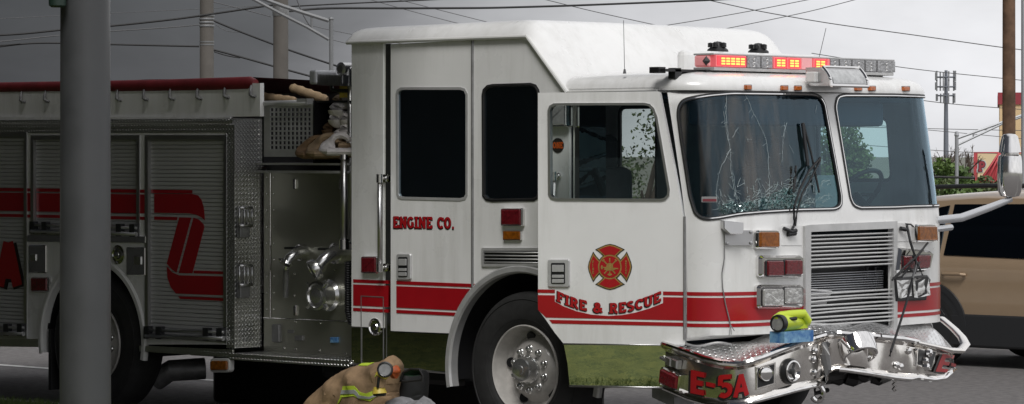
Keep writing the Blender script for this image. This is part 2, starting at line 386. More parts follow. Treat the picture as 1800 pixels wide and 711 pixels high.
class MB:
    def __init__(s):
        s.v, s.f, s.uv, s.sm, s.mi = [], [], [], [], []
    def face(s, idx, uv=None, smooth=False, mi=0):
        s.f.append(tuple(idx)); s.uv.append(uv); s.sm.append(smooth); s.mi.append(mi)
    def add(s, p):
        s.v.append(tuple(p)); return len(s.v) - 1
    def quad(s, a, b, c, d, smooth=False, mi=0):
        i = [s.add(p) for p in (a, b, c, d)]
        A, B, D = Vector(a), Vector(b), Vector(d)
        w, h = (B - A).length, (D - A).length
        s.face(i, [(0, 0), (w, 0), (w, h), (0, h)], smooth, mi)
    def box(s, lo, hi, mi=0, bev=0.0):
        (x0, y0, z0), (x1, y1, z1) = lo, hi
        if bev <= 0:
            P = [(x0, y0, z0), (x1, y0, z0), (x1, y1, z0), (x0, y1, z0), (x0, y0, z1), (x1, y0, z1), (x1, y1, z1), (x0, y1, z1)]
            b = len(s.v); s.v += P
            for q, (ua, ub) in (((0, 1, 5, 4), (0, 2)), ((1, 2, 6, 5), (1, 2)), ((2, 3, 7, 6), (0, 2)), ((3, 0, 4, 7), (1, 2)), ((4, 5, 6, 7), (0, 1)), ((3, 2, 1, 0), (0, 1))):
                s.face([b + k for k in q], [(P[k][ua], P[k][ub]) for k in q], False, mi)
            return
        bm = bmesh.new()
        bmesh.ops.create_cube(bm, size=1)
        for v in bm.verts:
            v.co = Vector(((x0 + x1) / 2 + v.co.x * (x1 - x0), (y0 + y1) / 2 + v.co.y * (y1 - y0), (z0 + z1) / 2 + v.co.z * (z1 - z0)))
        bmesh.ops.bevel(bm, geom=bm.edges[:], offset=bev, segments=2, profile=0.5, affect='EDGES')
        s.bm(bm, mi)
    def bm(s, bm, mi=0, smooth=False, mx=None):
        b = len(s.v)
        bm.verts.index_update()
        for v in bm.verts:
            s.v.append(tuple(mx @ v.co if mx else v.co))
        for f in bm.faces:
            s.face([b + v.index for v in f.verts], None, smooth, mi)
        bm.free()
    def obox(s, o, ax, ay, az, mi=0):
        """box from corner o along three vectors"""
        o, ax, ay, az = map(Vector, (o, ax, ay, az))
        P = [o, o + ax, o + ax + ay, o + ay, o + az, o + ax + az, o + ax + ay + az, o + ay + az]
        b = len(s.v); s.v += [tuple(p) for p in P]
        for q in ((0, 1, 5, 4), (1, 2, 6, 5), (2, 3, 7, 6), (3, 0, 4, 7), (4, 5, 6, 7), (3, 2, 1, 0)):
            w = (P[q[1]] - P[q[0]]).length; h = (P[q[3]] - P[q[0]]).length
            s.face([b + k for k in q], [(0, 0), (w, 0), (w, h), (0, h)], False, mi)
    def tube(s, pts, r, seg=8, mi=0, caps=True, flat=None):
        pts = [Vector(p) for p in pts]
        n = len(pts)
        rr = r if isinstance(r, (list, tuple)) else [r] * n
        rings = []
        up = Vector((0, 0, 1))
        for i, p in enumerate(pts):
            t = (pts[min(i + 1, n - 1)] - pts[max(i - 1, 0)])
            t = t.normalized() if t.length > 1e-9 else Vector((0, 0, 1))
            a = up if abs(t.dot(up)) < 0.95 else Vector((0, 1, 0))
            x = t.cross(a).normalized(); y = x.cross(t).normalized()
            fx, fy = flat if flat else (1, 1)
            b = len(s.v)
            for k in range(seg):
                an = 2 * math.pi * k / seg
                s.v.append(tuple(p + x * (math.cos(an) * rr[i] * fx) + y * (math.sin(an) * rr[i] * fy)))
            rings.append(b)
        for i in range(n - 1):
            for k in range(seg):
                k2 = (k + 1) % seg
                s.face((rings[i] + k, rings[i] + k2, rings[i + 1] + k2, rings[i + 1] + k), None, True, mi)
        if caps:
            s.face([rings[0] + k for k in range(seg)][::-1], None, False, mi)
            s.face([rings[-1] + k for k in range(seg)], None, False, mi)
    def lathe(s, prof, c, axis=(0, -1, 0), seg=40, mi=0, smooth=True, caps=True):
        """prof: list of (radius, offset along axis)"""
        c = Vector(c); ax = Vector(axis).normalized()
        a = Vector((0, 0, 1)) if abs(ax.z) < 0.9 else Vector((1, 0, 0))
        x = ax.cross(a).normalized(); y = x.cross(ax).normalized()
        rings = []
        for r, h in prof:
            b = len(s.v)
            for k in range(seg):
                an = 2 * math.pi * k / seg
                s.v.append(tuple(c + ax * h + x * (math.cos(an) * r) + y * (math.sin(an) * r)))
            rings.append(b)
        for i in range(len(prof) - 1):
            for k in range(seg):
                k2 = (k + 1) % seg
                s.face((rings[i] + k, rings[i] + k2, rings[i + 1] + k2, rings[i + 1] + k), None, smooth, mi)
        if caps and prof[0][0] > 1e-4:
            s.face([rings[0] + k for k in range(seg)][::-1], None, False, mi)
        if caps and prof[-1][0] > 1e-4:
            s.face([rings[-1] + k for k in range(seg)], None, False, mi)
    def grid(s, rows, smooth=True, mi=0, uvs=None):
        """rows: list of equally long lists of points"""
        b = len(s.v); w = len(rows[0])
        for r in rows:
            s.v += [tuple(p) for p in r]
        for i in range(len(rows) - 1):
            for j in range(w - 1):
                q = [b + i * w + j, b + i * w + j + 1, b + (i + 1) * w + j + 1, b + (i + 1) * w + j]
                u = None
                if uvs:
                    u = [uvs[i][j], uvs[i][j + 1], uvs[i + 1][j + 1], uvs[i + 1][j]]
                s.face(q, u, smooth, mi)

def mk(name, mb, mats, parent=None, label=None, cat=None, group=None, kind=None):
    me = bpy.data.meshes.new(name)
    me.from_pydata([tuple(v) for v in mb.v], [], mb.f)
    if any(u is not None for u in mb.uv):
        ul = me.uv_layers.new(name='UVMap')
        flat = []
        for f, u in zip(mb.f, mb.uv):
            u = u if u is not None else [(0.0, 0.0)] * len(f)
            for a in u:
                flat += [a[0], a[1]]
        if len(flat) == 2 * len(ul.data):
            ul.data.foreach_set('uv', flat)
    if not isinstance(mats, (list, tuple)):
        mats = [mats]
    for m in mats:
        me.materials.append(M[m] if isinstance(m, str) else m)
    if len(me.polygons) == len(mb.f):
        me.polygons.foreach_set('use_smooth', mb.sm)
        me.polygons.foreach_set('material_index', mb.mi)
    # hard edges wherever two faces meet at more than 35 degrees
    bm = bmesh.new(); bm.from_mesh(me)
    bmesh.ops.remove_doubles(bm, verts=bm.verts[:], dist=0.00005)
    bmesh.ops.recalc_face_normals(bm, faces=bm.faces[:])
    bmesh.ops.delete(bm, geom=[v for v in bm.verts if not v.link_faces], context='VERTS')
    for ed in bm.edges:
        if len(ed.link_faces) == 2 and ed.calc_face_angle(0) > R(35):
            ed.smooth = False
    bm.to_mesh(me); bm.free()
    me.update()
    o = bpy.data.objects.new(name, me)
    COL.objects.link(o)
    if parent is not None:
        o.parent = parent
        p = Vector((0, 0, 0)); q = parent
        while q is not None:
            p += q.location; q = q.parent
        o.location = -p
    tag(o, label, cat, group, kind)
    return o
def tag(o, label=None, cat=None, group=None, kind=None):
    for k, v in (('label', label), ('category', cat), ('group', group), ('kind', kind)):
        if v: o[k] = v
    return o
def thing(name, loc, label, cat, group=None):
    o = bpy.data.objects.new(name, None)
    o.empty_display_size = 0.2
    COL.objects.link(o); o.location = loc
    return tag(o, label, cat, group)

def mks(name, mb, mats, parent=None, **k):
    """one object for every separate piece of the mesh"""
    n = len(mb.v); up = list(range(n))
    key = {}
    def find(a):
        while up[a] != a:
            up[a] = up[up[a]]; a = up[a]
        return a
    for i, v in enumerate(mb.v):
        q = tuple(round(c, 4) for c in v)
        if q in key: up[find(i)] = find(key[q])
        else: key[q] = i
    for f in mb.f:
        for a in f[1:]: up[find(a)] = find(f[0])
    grp = {}
    for i, f in enumerate(mb.f): grp.setdefault(find(f[0]), []).append(i)
    o = []
    for fs in grp.values():
        b = MB(); mp = {}
        for i in fs:
            for a in mb.f[i]:
                if a not in mp: mp[a] = b.add(mb.v[a])
            b.face([mp[a] for a in mb.f[i]], mb.uv[i], mb.sm[i], mb.mi[i])
        o.append(mk(name, b, mats, parent, **k))
    return o[0]

# ---- plan curtains: vertical surfaces over a plan path; photo points are cast onto them
class Curtain:
    def __init__(s, pts, rake=None, wfun=None):
        s.P = np.array(pts, float)
        d = np.diff(s.P, axis=0); l = np.hypot(d[:, 0], d[:, 1])
        s.S = np.concatenate([[0], np.cumsum(l)])
        t = d / l[:, None]; n = np.stack([t[:, 1], -t[:, 0]], 1)
        vn = np.vstack([n[:1], n[:-1] + n[1:], n[-1:]])
        s.N = vn / np.hypot(vn[:, 0], vn[:, 1])[:, None]
        s.rake, s.wfun = rake, wfun
        s.W = np.array([wfun(x, y) for x, y in s.P]) if wfun else np.zeros(len(s.P))
    def path(s, z):
        if s.rake is None: return s.P
        q = s.P.copy(); q[:, 0] -= s.rake(z) * s.W
        return q
    def pos(s, a, z, off=0.0):
        x = np.interp(a, s.S, s.P[:, 0]); y = np.interp(a, s.S, s.P[:, 1])
        nx = np.interp(a, s.S, s.N[:, 0]); ny = np.interp(a, s.S, s.N[:, 1])
        l = math.hypot(nx, ny)
        if a < 0 or a > s.S[-1]:
            k = 0 if a < 0 else -1
            tx, ty = -s.N[k, 1], s.N[k, 0]
            ex = a if a < 0 else a - s.S[-1]
            x += tx * ex; y += ty * ex
        if s.rake: x -= s.rake(z) * np.interp(a, s.S, s.W)
        return (x + nx / l * off, y + ny / l * off, z)
    def inv(s, px, py, off=0.0):
        u = (px - HX) / F
        dx, dy = dx_ + u * rx, dy_ + u * ry
        z = 1.5
        for _ in range(10 if s.rake else 1):
            P = s.path(z) + s.N * off
            A, B = P[:-1], P[1:]
            ex, ey = (B - A)[:, 0], (B - A)[:, 1]
            ox, oy = A[:, 0] - CAM.x, A[:, 1] - CAM.y
            den = dx * ey - dy * ex
            den = np.where(abs(den) < 1e-12, 1e-12, den)
            t = (ox * ey - oy * ex) / den
            w = (ox * dy - oy * dx) / den
            w_lo = np.zeros(len(w)); w_hi = np.ones(len(w)); w_lo[0] = -50; w_hi[-1] = 1
            ok = (t > 0) & (w >= w_lo - 1e-9) & (w <= w_hi + 1e-9)
            if ok.any():
                i = np.where(ok)[0][np.argmin(t[ok])]
                a = s.S[i] + w[i] * (s.S[i + 1] - s.S[i]); tt = t[i]
            else:
                rel = P - np.array([CAM.x, CAM.y])
                lat = rel @ np.array([rx, ry]); dep = rel @ np.array([dx_, dy_])
                i = int(np.argmin(abs(lat / dep - u))); a = s.S[i]; tt = dep[i]
            z = 2.0 + (HY - py) / F * tt
        return (float(a), float(z))
    def poly(s, pts, step=None, off=0.0):
        if step:
            pts = densify(pts, step)
        return [s.inv(x, y, off) for x, y in pts]

def densify(pts, step, closed=True):
    o = []
    n = len(pts)
    for i in range(n if closed else n - 1):
        a, b = pts[i], pts[(i + 1) % n]
        k = max(1, int(math.hypot(b[0] - a[0], b[1] - a[1]) / step))
        for j in range(k):
            o.append((a[0] + (b[0] - a[0]) * j / k, a[1] + (b[1] - a[1]) * j / k))
    if not closed: o.append(pts[-1])
    return o
def chaikin(P, k=2):
    for _ in range(k):
        o = []
        for a, b in zip(P, P[1:] + P[:1]):
            o += [(a[0] * .75 + b[0] * .25, a[1] * .75 + b[1] * .25), (a[0] * .25 + b[0] * .75, a[1] * .25 + b[1] * .75)]
        P = o
    return P
def area(p):
    return sum(p[i][0] * p[(i + 1) % len(p)][1] - p[(i + 1) % len(p)][0] * p[i][1] for i in range(len(p))) / 2
def inset(p, d):
    """move every edge inwards by d"""
    q = p if area(p) > 0 else p[::-1]
    n = len(q); o = []
    for i in range(n):
        a, b, c = q[i - 1], q[i], q[(i + 1) % n]
        e1 = (b[0] - a[0], b[1] - a[1]); e2 = (c[0] - b[0], c[1] - b[1])
        l1 = math.hypot(*e1) or 1e-9; l2 = math.hypot(*e2) or 1e-9
        n1 = (-e1[1] / l1, e1[0] / l1); n2 = (-e2[1] / l2, e2[0] / l2)
        k = max(0.35, 1 + n1[0] * n2[0] + n1[1] * n2[1])
        o.append((b[0] + (n1[0] + n2[0]) / k * d, b[1] + (n1[1] + n2[1]) / k * d))
    return o
def rrect(x0, y0, x1, y1, r=3, seg=4):
    o = []
    for cx, cy, a0 in ((x1 - r, y1 - r, 0), (x0 + r, y1 - r, 90), (x0 + r, y0 + r, 180), (x1 - r, y0 + r, 270)):
        for k in range(seg + 1):
            an = R(a0 + 90 * k / seg)
            o.append((cx + r * math.cos(an), cy + r * math.sin(an)))
    return o
def circ(cx, cy, r, ry_=None, n=24):
    ry_ = r if ry_ is None else ry_
    return [(cx + r * math.cos(2 * math.pi * k / n), cy + ry_ * math.sin(2 * math.pi * k / n)) for k in range(n)]
def quadp(a, b, c, d):
    return [a, b, c, d]
def in_poly(P, X, Y):
    P = np.array(P); x1, y1 = P[:, 0], P[:, 1]; x2, y2 = np.roll(x1, -1), np.roll(y1, -1)
    r = np.zeros(len(X), bool)
    for a, b, c, d in zip(x1, y1, x2, y2):
        if b == d: continue
        m = ((b > Y) != (d > Y)) & (X < (c - a) * (Y - b) / (d - b) + a)
        r ^= m
    return r
def region(adds, holes=(), extra=()):
    """triangles of union(adds) minus union(holes) in 2-D"""
    vs, es = [], []
    for p in list(adds) + list(holes):
        b = len(vs)
        vs += [Vector((float(x), float(y))) for x, y in p]
        es += [(b + i, b + (i + 1) % len(p)) for i in range(len(p))]
    vs += [Vector((float(x), float(y))) for x, y in extra]
    V, E, FF, *_ = delaunay_2d_cdt(vs, es, [], 0, 1e-6)
    V = [(v.x, v.y) for v in V]
    T = np.array([f for f in FF if len(f) == 3])
    VA = np.array(V)
    c = VA[T].mean(1)
    keep = np.zeros(len(T), bool)
    for p in adds: keep |= in_poly(p, c[:, 0], c[:, 1])
    for p in holes: keep &= ~in_poly(p, c[:, 0], c[:, 1])
    ar = np.cross(VA[T[:, 1]] - VA[T[:, 0]], VA[T[:, 2]] - VA[T[:, 0]])
    keep &= abs(ar) > 1e-10
    return V, T[keep]
def sheet(mb, pos, adds, holes=(), off=0.0, th=0.02, extra=(), smooth=True, mi=0):
    """solid panel on a curtain (pos(s, z, off)); polygons are in (s, z)"""
    V, T = region(adds, holes, extra)
    base = len(mb.v)
    mb.v += [pos(x, y, off) for x, y in V]
    nb = len(V)
    if th: mb.v += [pos(x, y, off - th) for x, y in V]
    cnt = {}
    for t in T:
        t = [int(k) for k in t]
        mb.face([base + k for k in t], [V[k] for k in t], smooth, mi)
        if th: mb.face([base + nb + k for k in t[::-1]], [V[k] for k in t[::-1]], smooth, mi)
        for a, b in ((t[0], t[1]), (t[1], t[2]), (t[2], t[0])):
            k = (min(a, b), max(a, b))
            if k in cnt: cnt[k] = None
            else: cnt[k] = (a, b)
    if th:
        for v in cnt.values():
            if v:
                a, b = v
                mb.face((base + a, base + nb + a, base + nb + b, base + b), [V[a], V[a], V[b], V[b]], False, mi)
def pillow(mb, pos, poly, levels, mi=0, smooth=False):
    """solid with bevelled rim: levels = [(inset, off), ...] from the back to the front"""
    rings = []
    p0 = poly if area(poly) > 0 else poly[::-1]
    for ins, off in levels:
        p = inset(p0, ins) if ins else p0
        b = len(mb.v)
        mb.v += [pos(x, y, off) for x, y in p]
        rings.append((b, p))
    n = len(p0)
    for (a, _), (b, _) in zip(rings[:-1], rings[1:]):
        for k in range(n):
            k2 = (k + 1) % n
            mb.face((a + k, a + k2, b + k2, b + k), None, smooth, mi)
    b, p = rings[-1]
    mb.face([b + k for k in range(n)], [tuple(q) for q in p], False, mi)
    b, p = rings[0]
    mb.face([b + k for k in range(n)][::-1], [tuple(q) for q in p][::-1], False, mi)

# ---- slab lettering made of strokes
def thick(poly, w):
    """stroke polygons for a polyline of width w"""
    o = []
    for a, b in zip(poly[:-1], poly[1:]):
        l = math.hypot(b[0] - a[0], b[1] - a[1])
        if l < 1e-9: continue
        t = ((b[0] - a[0]) / l, (b[1] - a[1]) / l); n = (-t[1] * w / 2, t[0] * w / 2)
        o.append([(a[0] + n[0], a[1] + n[1]), (a[0] - n[0], a[1] - n[1]), (b[0] - n[0], b[1] - n[1]), (b[0] + n[0], b[1] + n[1])])
    for a in poly[1:-1]:
        o.append(circ(a[0], a[1], w / 2, n=8))
    return o
def arcp(cx, cy, ax, ay, a0, a1, n=9):
    return [(cx + ax * math.cos(R(a0 + (a1 - a0) * k / n)), cy + ay * math.sin(R(a0 + (a1 - a0) * k / n))) for k in range(n + 1)]
GL = {   # letter: (width, strokes with y up, slab positions)
 'E': (0.62, [[(.15, .0), (.15, 1)], [(.05, .09), (.58, .09)], [(.15, .5), (.46, .5)], [(.05, .91), (.58, .91)], [(.53, .05), (.53, .28)], [(.53, .95), (.53, .72)]], []),
 'F': (0.60, [[(.15, .0), (.15, 1)], [(.15, .5), (.44, .5)], [(.05, .91), (.58, .91)], [(.52, .95), (.52, .70)]], [(.15, 0)]),
 'N': (0.74, [[(.14, 0), (.14, 1)], [(.60, 0), (.60, 1)], [(.16, .92), (.58, .08)]], [(.14, 0), (.60, 1)]),
 'G': (0.70, [arcp(.36, .5, .26, .41, 40, 320), [(.58, .10), (.58, .46)], [(.40, .44), (.66, .44)]], []),
 'I': (0.36, [[(.18, 0), (.18, 1)]], [(.18, 0), (.18, 1)]),
 'C': (0.66, [arcp(.36, .5, .26, .41, 45, 315), [(.56, .66), (.56, .95)]], []),
 'O': (0.70, [arcp(.35, .5, .25, .41, 0, 360, 16)], []),
 '.': (0.30, [[(.06, .09), (.24, .09)]], []),
 ' ': (0.40, [], []),
 'R': (0.70, [[(.15, 0), (.15, 1)], [(.05, .91), (.36, .91)], arcp(.36, .71, .18, .20, 90, -90, 6), [(.36, .51), (.15, .51)], [(.36, .50), (.58, .03)], [(.52, .07), (.68, .07)]], [(.15, 0)]),
 'S': (0.62, [arcp(.31, .71, .20, .20, 35, 270, 8) + arcp(.31, .29, .20, .20, 90, -145, 8)[1:]], []),
 'U': (0.72, [[(.15, 1), (.15, .35)] + arcp(.36, .33, .21, .24, 180, 360, 8) + [(.57, 1)]], [(.15, 1), (.57, 1)]),
 '&': (0.82, [[(.72, .06), (.24, .66)] + arcp(.36, .75, .15, .16, 200, -20, 7) + [(.24, .45)] + arcp(.30, .25, .20, .18, 130, 300, 7) + [(.62, .42)], [(.50, .42), (.74, .42)]], []),
 '5': (0.66, [[(.58, .90), (.16, .90), (.14, .54)], arcp(.32, .33, .24, .24, 120, -140, 10)], []),
 'A': (0.74, [[(.12, 0), (.37, .95)], [(.62, 0), (.37, .95)], [(.22, .28), (.52, .28)]], [(.12, 0), (.62, 0)]),
 'A_plain': (0.74, [[(.12, .0), (.37, .93)], [(.62, .0), (.37, .93)], [(.22, .28), (.52, .28)]], []),
 'E_plain': (0.60, [[(.15, .0), (.15, 1)], [(.15, .11), (.56, .11)], [(.15, .5), (.50, .5)], [(.15, .89), (.56, .89)]], []),
 '-': (0.50, [[(.06, .46), (.44, .46)]], []),
 'P': (0.70, [[(.18, 0), (.18, 1)], [(.05, .90), (.36, .90)], arcp(.38, .69, .20, .21, 90, -90, 6), [(.38, .48), (.15, .48)]], [(.18, 0)]),
 '0': (0.70, [arcp(.35, .5, .22, .40, 0, 360, 16)], []),
}
def glyph(ch, w):
    wd, st, sl = GL[ch]
    o = []
    for p in st: o += thick(p, w)
    for x, y in sl:
        yy = 0.07 if y == 0 else 0.93
        o += thick([(x - w * 0.5 - 0.07, yy), (x + w * 0.5 + 0.07, yy)], 0.14 + (w - 0.18) * 0.6)
    return wd, o
def text(mb, pos, word, f, w, off, grow=0.0, shift=(0, 0), th=0.0016, gap=0.06):
    """f(x, y) takes text coordinates (x along the line, y 0..1 up) to curtain (s, z)"""
    x = 0.0
    for ch in word:
        wd, ps = glyph(ch, w + grow)
        qs = [[f(x + a + shift[0], b + shift[1]) for a, b in p] for p in ps]
        if qs: sheet(mb, pos, qs, (), off, th, smooth=False)
        x += wd + gap
    return x
def textw(word, gap=0.06):
    return sum(GL[c][0] + gap for c in word) - gap

# ================================================================== SETTING: ground, road, lawn
WID = 2.67                       # truck width; Y = 0 is the side that faces the photographer
def flat(name, x0, x1, y0, y1, z, m, kind='structure', **k):
    b = MB(); b.quad((x0, y0, z), (x1, y0, z), (x1, y1, z), (x0, y1, z))
    return mk(name, b, m, kind=kind, **k)
flat('ground', -2500, 2500, -2500, 2500, -0.06, 'field')
flat('road', -150, 150, -0.62, 21.0, 0.0, 'asphalt')
flat('driveway', 2.8, 60, -45, -0.62, -0.004, 'asphalt')
b = MB()
b.quad((-150, 2.86, .004), (150, 2.86, .004), (150, 2.98, .004), (-150, 2.98, .004))
mk('road_marking', b, 'line', kind='structure')
b = MB(); b.box((-150, -0.80, -0.05), (2.8, -0.62, 0.125), bev=0.02); b.box((2.65, -45, -0.05), (2.8, -0.801, 0.125), bev=0.02)
mk('kerb', b, 'kerb', kind='structure')
b = MB()
xs = np.linspace(-70, 2.65, 54); ys = np.linspace(-0.80, -45, 30)
b.grid([[(x, y, 0.13 + 0.03 * math.sin(x * 1.1) * math.sin(y * .9) * min(1, (-.8 - y) / 2)) for x in xs] for y in ys])
mk('lawn', b, 'grass', kind='structure')

# ================================================================== FIRE ENGINE
FE = thing('fire_engine', (-2.0, 1.3, 0), 'white fire engine with red stripes, crumpled chrome bumper and cracked windscreen', 'fire engine')
def rake(z): return 0.0 if z < 1.5 else 0.17 * (z - 1.5) - (0.02 * (1 - math.exp(-(z - 1.5) * 6)))
def cab_path():
    XS, A, B, n = 1.38, 0.36, 0.52, 2.5
    p = [(-1.65, 0.0), (-1.2, 0), (-.6, 0), (0, 0), (.6, 0), (1.1, 0), (1.3, 0)]
    for k in range(0, 25):
        a = math.pi / 2 * k / 24
        x = XS + A * math.sin(a) ** (2 / n); y = B - B * math.cos(a) ** (2 / n)
        p.append((x, y))
    p2 = []
    for k in range(1, 12):
        y = B + (WID - 2 * B) * k / 12
        p2.append((XS + A, y))
    q = [(x, WID - y) for x, y in p][::-1]
    p = p + p2 + q
    return [(x + 0.05 * (1 - ((y - WID / 2) / (WID / 2)) ** 2) * max(0, min(1, (x - 1.3) / .4)), y) for x, y in p]
def wf(x, y):
    t = max(0, min(1, (x - 0.7) / 0.9)); return t * t * (3 - 2 * t)
CAB = Curtain(cab_path(), rake, wf)
L = CAB.S[-1]
SIDE = Curtain([(-9, 0), (2, 0)])
def sx(X): return X + 1.65       # side X to cab curtain s
curve_extra = [(s, z) for s in np.concatenate([np.arange(sx(1.2), sx(1.2) + 1.3, .045), np.arange(sx(1.2) + 1.3, L - sx(1.2) - 1.3, .15), np.arange(L - sx(1.2) - 1.3, L - sx(1.2), .045)])
               for z in np.arange(0.83, 2.43, 0.1)]

# outlines in photograph pixels
WL = [(1190, 200), (1193, 184), (1202, 174), (1222, 169), (1247, 165), (1285, 161.5), (1340, 162.2), (1400, 163), (1430, 164), (1442, 169), (1450, 181), (1459, 230), (1470, 290), (1480, 348), (1479, 363), (1469, 370), (1406, 371.5), (1339, 375.5), (1300, 379), (1262, 386), (1237, 388), (1221, 378), (1211, 345), (1195, 240)]
WL_sz = chaikin(CAB.poly(WL, 14))
zt = CAB.inv(1560, 165.5)[1]; zb = CAB.inv(1560, 366.5)[1]
sTop, sBot = L - CAB.inv(1190, 200)[0], L - CAB.inv(1213, 365)[0]
WRv = [(1499, 362.5), (1493, 349), (1480, 270), (1467, 191), (1467.5, 181), (1471.5, 168.5), (1483, 165.3), (1530, 165.3), (1575, 165.6)]
WR_sz = CAB.poly(densify(WRv, 9, False)) + [(s, zt) for s in np.linspace(CAB.inv(1590, 166)[0], sTop - .06, 10)] + \
        [(sTop - .02, zt - .02), (sTop, zt - .08)] + [(sTop + (sBot - sTop) * k / 6, zt - .08 + (zb + .16 - zt) * k / 6) for k in range(1, 7)] + [(sBot - .02, zb + .02)] + \
        [(s, zb) for s in np.linspace(sBot - .06, CAB.inv(1600, 366)[0], 10)] + CAB.poly(densify([(1575, 367), (1540, 367.6), (1511, 368)], 9, False))
WR_sz = chaikin(WR_sz, 1)
GRILLE = [(1421, 407), (1566, 401), (1567, 574), (1421, 567)]
WIN1 = [(697, 166), (699, 159), (705, 155), (712, 154.5), (810, 154.5), (818, 157), (822, 166), (822, 343), (818, 350), (810, 352.5), (708, 350), (701, 348), (698, 342)]
WIN2 = [(848, 168), (850, 158), (857, 151), (866, 149), (933, 147), (942, 150), (947, 158), (949, 168), (949, 340), (946, 349), (939, 353), (866, 354.5), (855, 352.5), (849, 345)]
DOORHOLE = [(1000, 161.5), (1173, 163), (1186, 248), (1198, 330), (1206, 396), (1206, 640), (1000, 640)]
CREW = [(673.5, 77), (832, 69), (832, 660), (673.5, 660)]
ARCH = [(sx(0.70 * math.cos(2 * math.pi * k / 64)), 0.53 + 0.70 * math.sin(2 * math.pi * k / 64)) for k in range(64)]
def far_rect(px0, px1, z0, z1, r=.06):
    a, c = on_y(px0, 300, WID).x, on_y(px1, 300, WID).x
    return rrect(L - sx(c), z0, L - sx(a), z1, r)
FARW = far_rect(1437, 1576, on_y(1500, 320, WID).z, on_y(1500, 206, WID).z)
FARW2 = far_rect(1088, 1158, 1.45, on_y(1120, 186, WID).z)
shell_out = CAB.poly([(618, 577), (618, 74), (930, 62), (1000, 161)]) + [(L - sx(.433), 2.428), (L - sx(.068), 2.82), (L, 2.82), (L, .765)]
ZB = 0.79
shell_out = CAB.poly([(618, 574), (618, 74), (930, 62), (1000, 161)]) + [(L - sx(.433), 2.428), (L - sx(.068), 2.82), (L, 2.82), (L, .77), (L - sx(1.3), .77), (L - sx(1.3), ZB), (sx(1.3), ZB), (sx(1.3), .77)]
b = MB()
def mir(P): return [(L - s, z) for s, z in P]
sheet(b, CAB.pos, [shell_out], [WL_sz, WR_sz, CAB.poly(GRILLE), CAB.poly(WIN2), CAB.poly(DOORHOLE), CAB.poly(CREW), ARCH, mir(ARCH), FARW, FARW2], 0.0, 0.025, curve_extra)
CABO = mk('cab', b, 'white', FE)

# ---- stripes round the cab (constant heights)
STR = [(1.110, 1.0865), (1.0735, 0.9215), (0.9055, 0.8825)]
stripe_extra = [(s, z) for s in np.arange(sx(1.2), L - sx(1.2), .05) for z in (1.0, )]
b = MB()
for z1, z0 in STR:
    rows = [[(s, z0), (s, z1)] for s in (sx(-1.645), sx(-1.285))]
    for segs in (np.linspace(sx(-1.645), sx(-1.285), 3), np.linspace(sx(-.415), sx(0.42), 6), np.linspace(sx(1.462), CAB.inv(1419, 540)[0], 40), np.linspace(CAB.inv(1571, 540)[0], L - sx(1.462), 40)):
        ok = [s for s in segs]
        if abs(segs[0] - sx(-.415)) < 1e-6:
            # stop at the wheel arch
            ok = [s for s in np.linspace(sx(-.415), sx(-.02), 9) if math.hypot(s - sx(0), z0 - .53) > .73]
            if len(ok) < 2: continue
        b.grid([[CAB.pos(s, z0, .003) for s in ok], [CAB.pos(s, z1, .003) for s in ok]])
mks('red_stripe', b, 'red', FE)

# ---- lower stainless skirt of the cab side
b = MB()
sk = CAB.poly([(618, 576.5), (673, 578), (673, 642), (618, 639)])
sheet(b, CAB.pos, [sk], (), 0.0, .02)
sk2 = CAB.poly([(686, 584), (832, 590), (832, 656), (686, 648)])
sheet(b, CAB.pos, [sk2], [ARCH], 0.0, .02)
sheet(b, CAB.pos, [CAB.poly([(673.5, 77.5), (684.5, 77), (685, 646), (673.5, 644)])], (), -.012, .01)
mks('skirt_panel', b, 'mirror_steel', FE)
b = MB()
b.tube([CAB.pos(*CAB.inv(x, y), .008) for x, y in ((618, 640), (680, 646), (784, 656))], .007, 6)
mk('skirt_trim', b, 'alu', FE)

# ---- wheel arch trim ring
def arch_ring(name, X, z, r0, r1, y0, y1, m, a0=-12, a1=192, parent=FE, mirror=False):
    b = MB(); n = 60; rows = []
    for k in range(n + 1):
        a = R(a0 + (a1 - a0) * k / n); c, s_ = math.cos(a), math.sin(a)
        prof = [(r0, y0 + .06), (r0, y0 - .004), (r0 + .012, y0 - .018), (r1 - .012, y0 - .018), (r1, y0 - .006), (r1, y0 + .02)]
        rows.append([(X + r * c, y, z + r * s_) for r, y in prof])
    b.grid(rows)
    return mk(name, b, m, parent)
arch_ring('wheel_arch_trim', 0, .53, .665, .722, 0, 0, 'satin_alu')
def well(X, r, z=.53, depth=1.0):
    b = MB(); n = 36
    rows = [[(X + r * math.cos(R(-8 + 196 * k / n)), y, z + r * math.sin(R(-8 + 196 * k / n))) for y in (.055, depth)] for k in range(n + 1)]
    b.grid(rows)
    mk('wheel_well', b, 'black', FE)
well(0, .668); well(-4.57, .60)

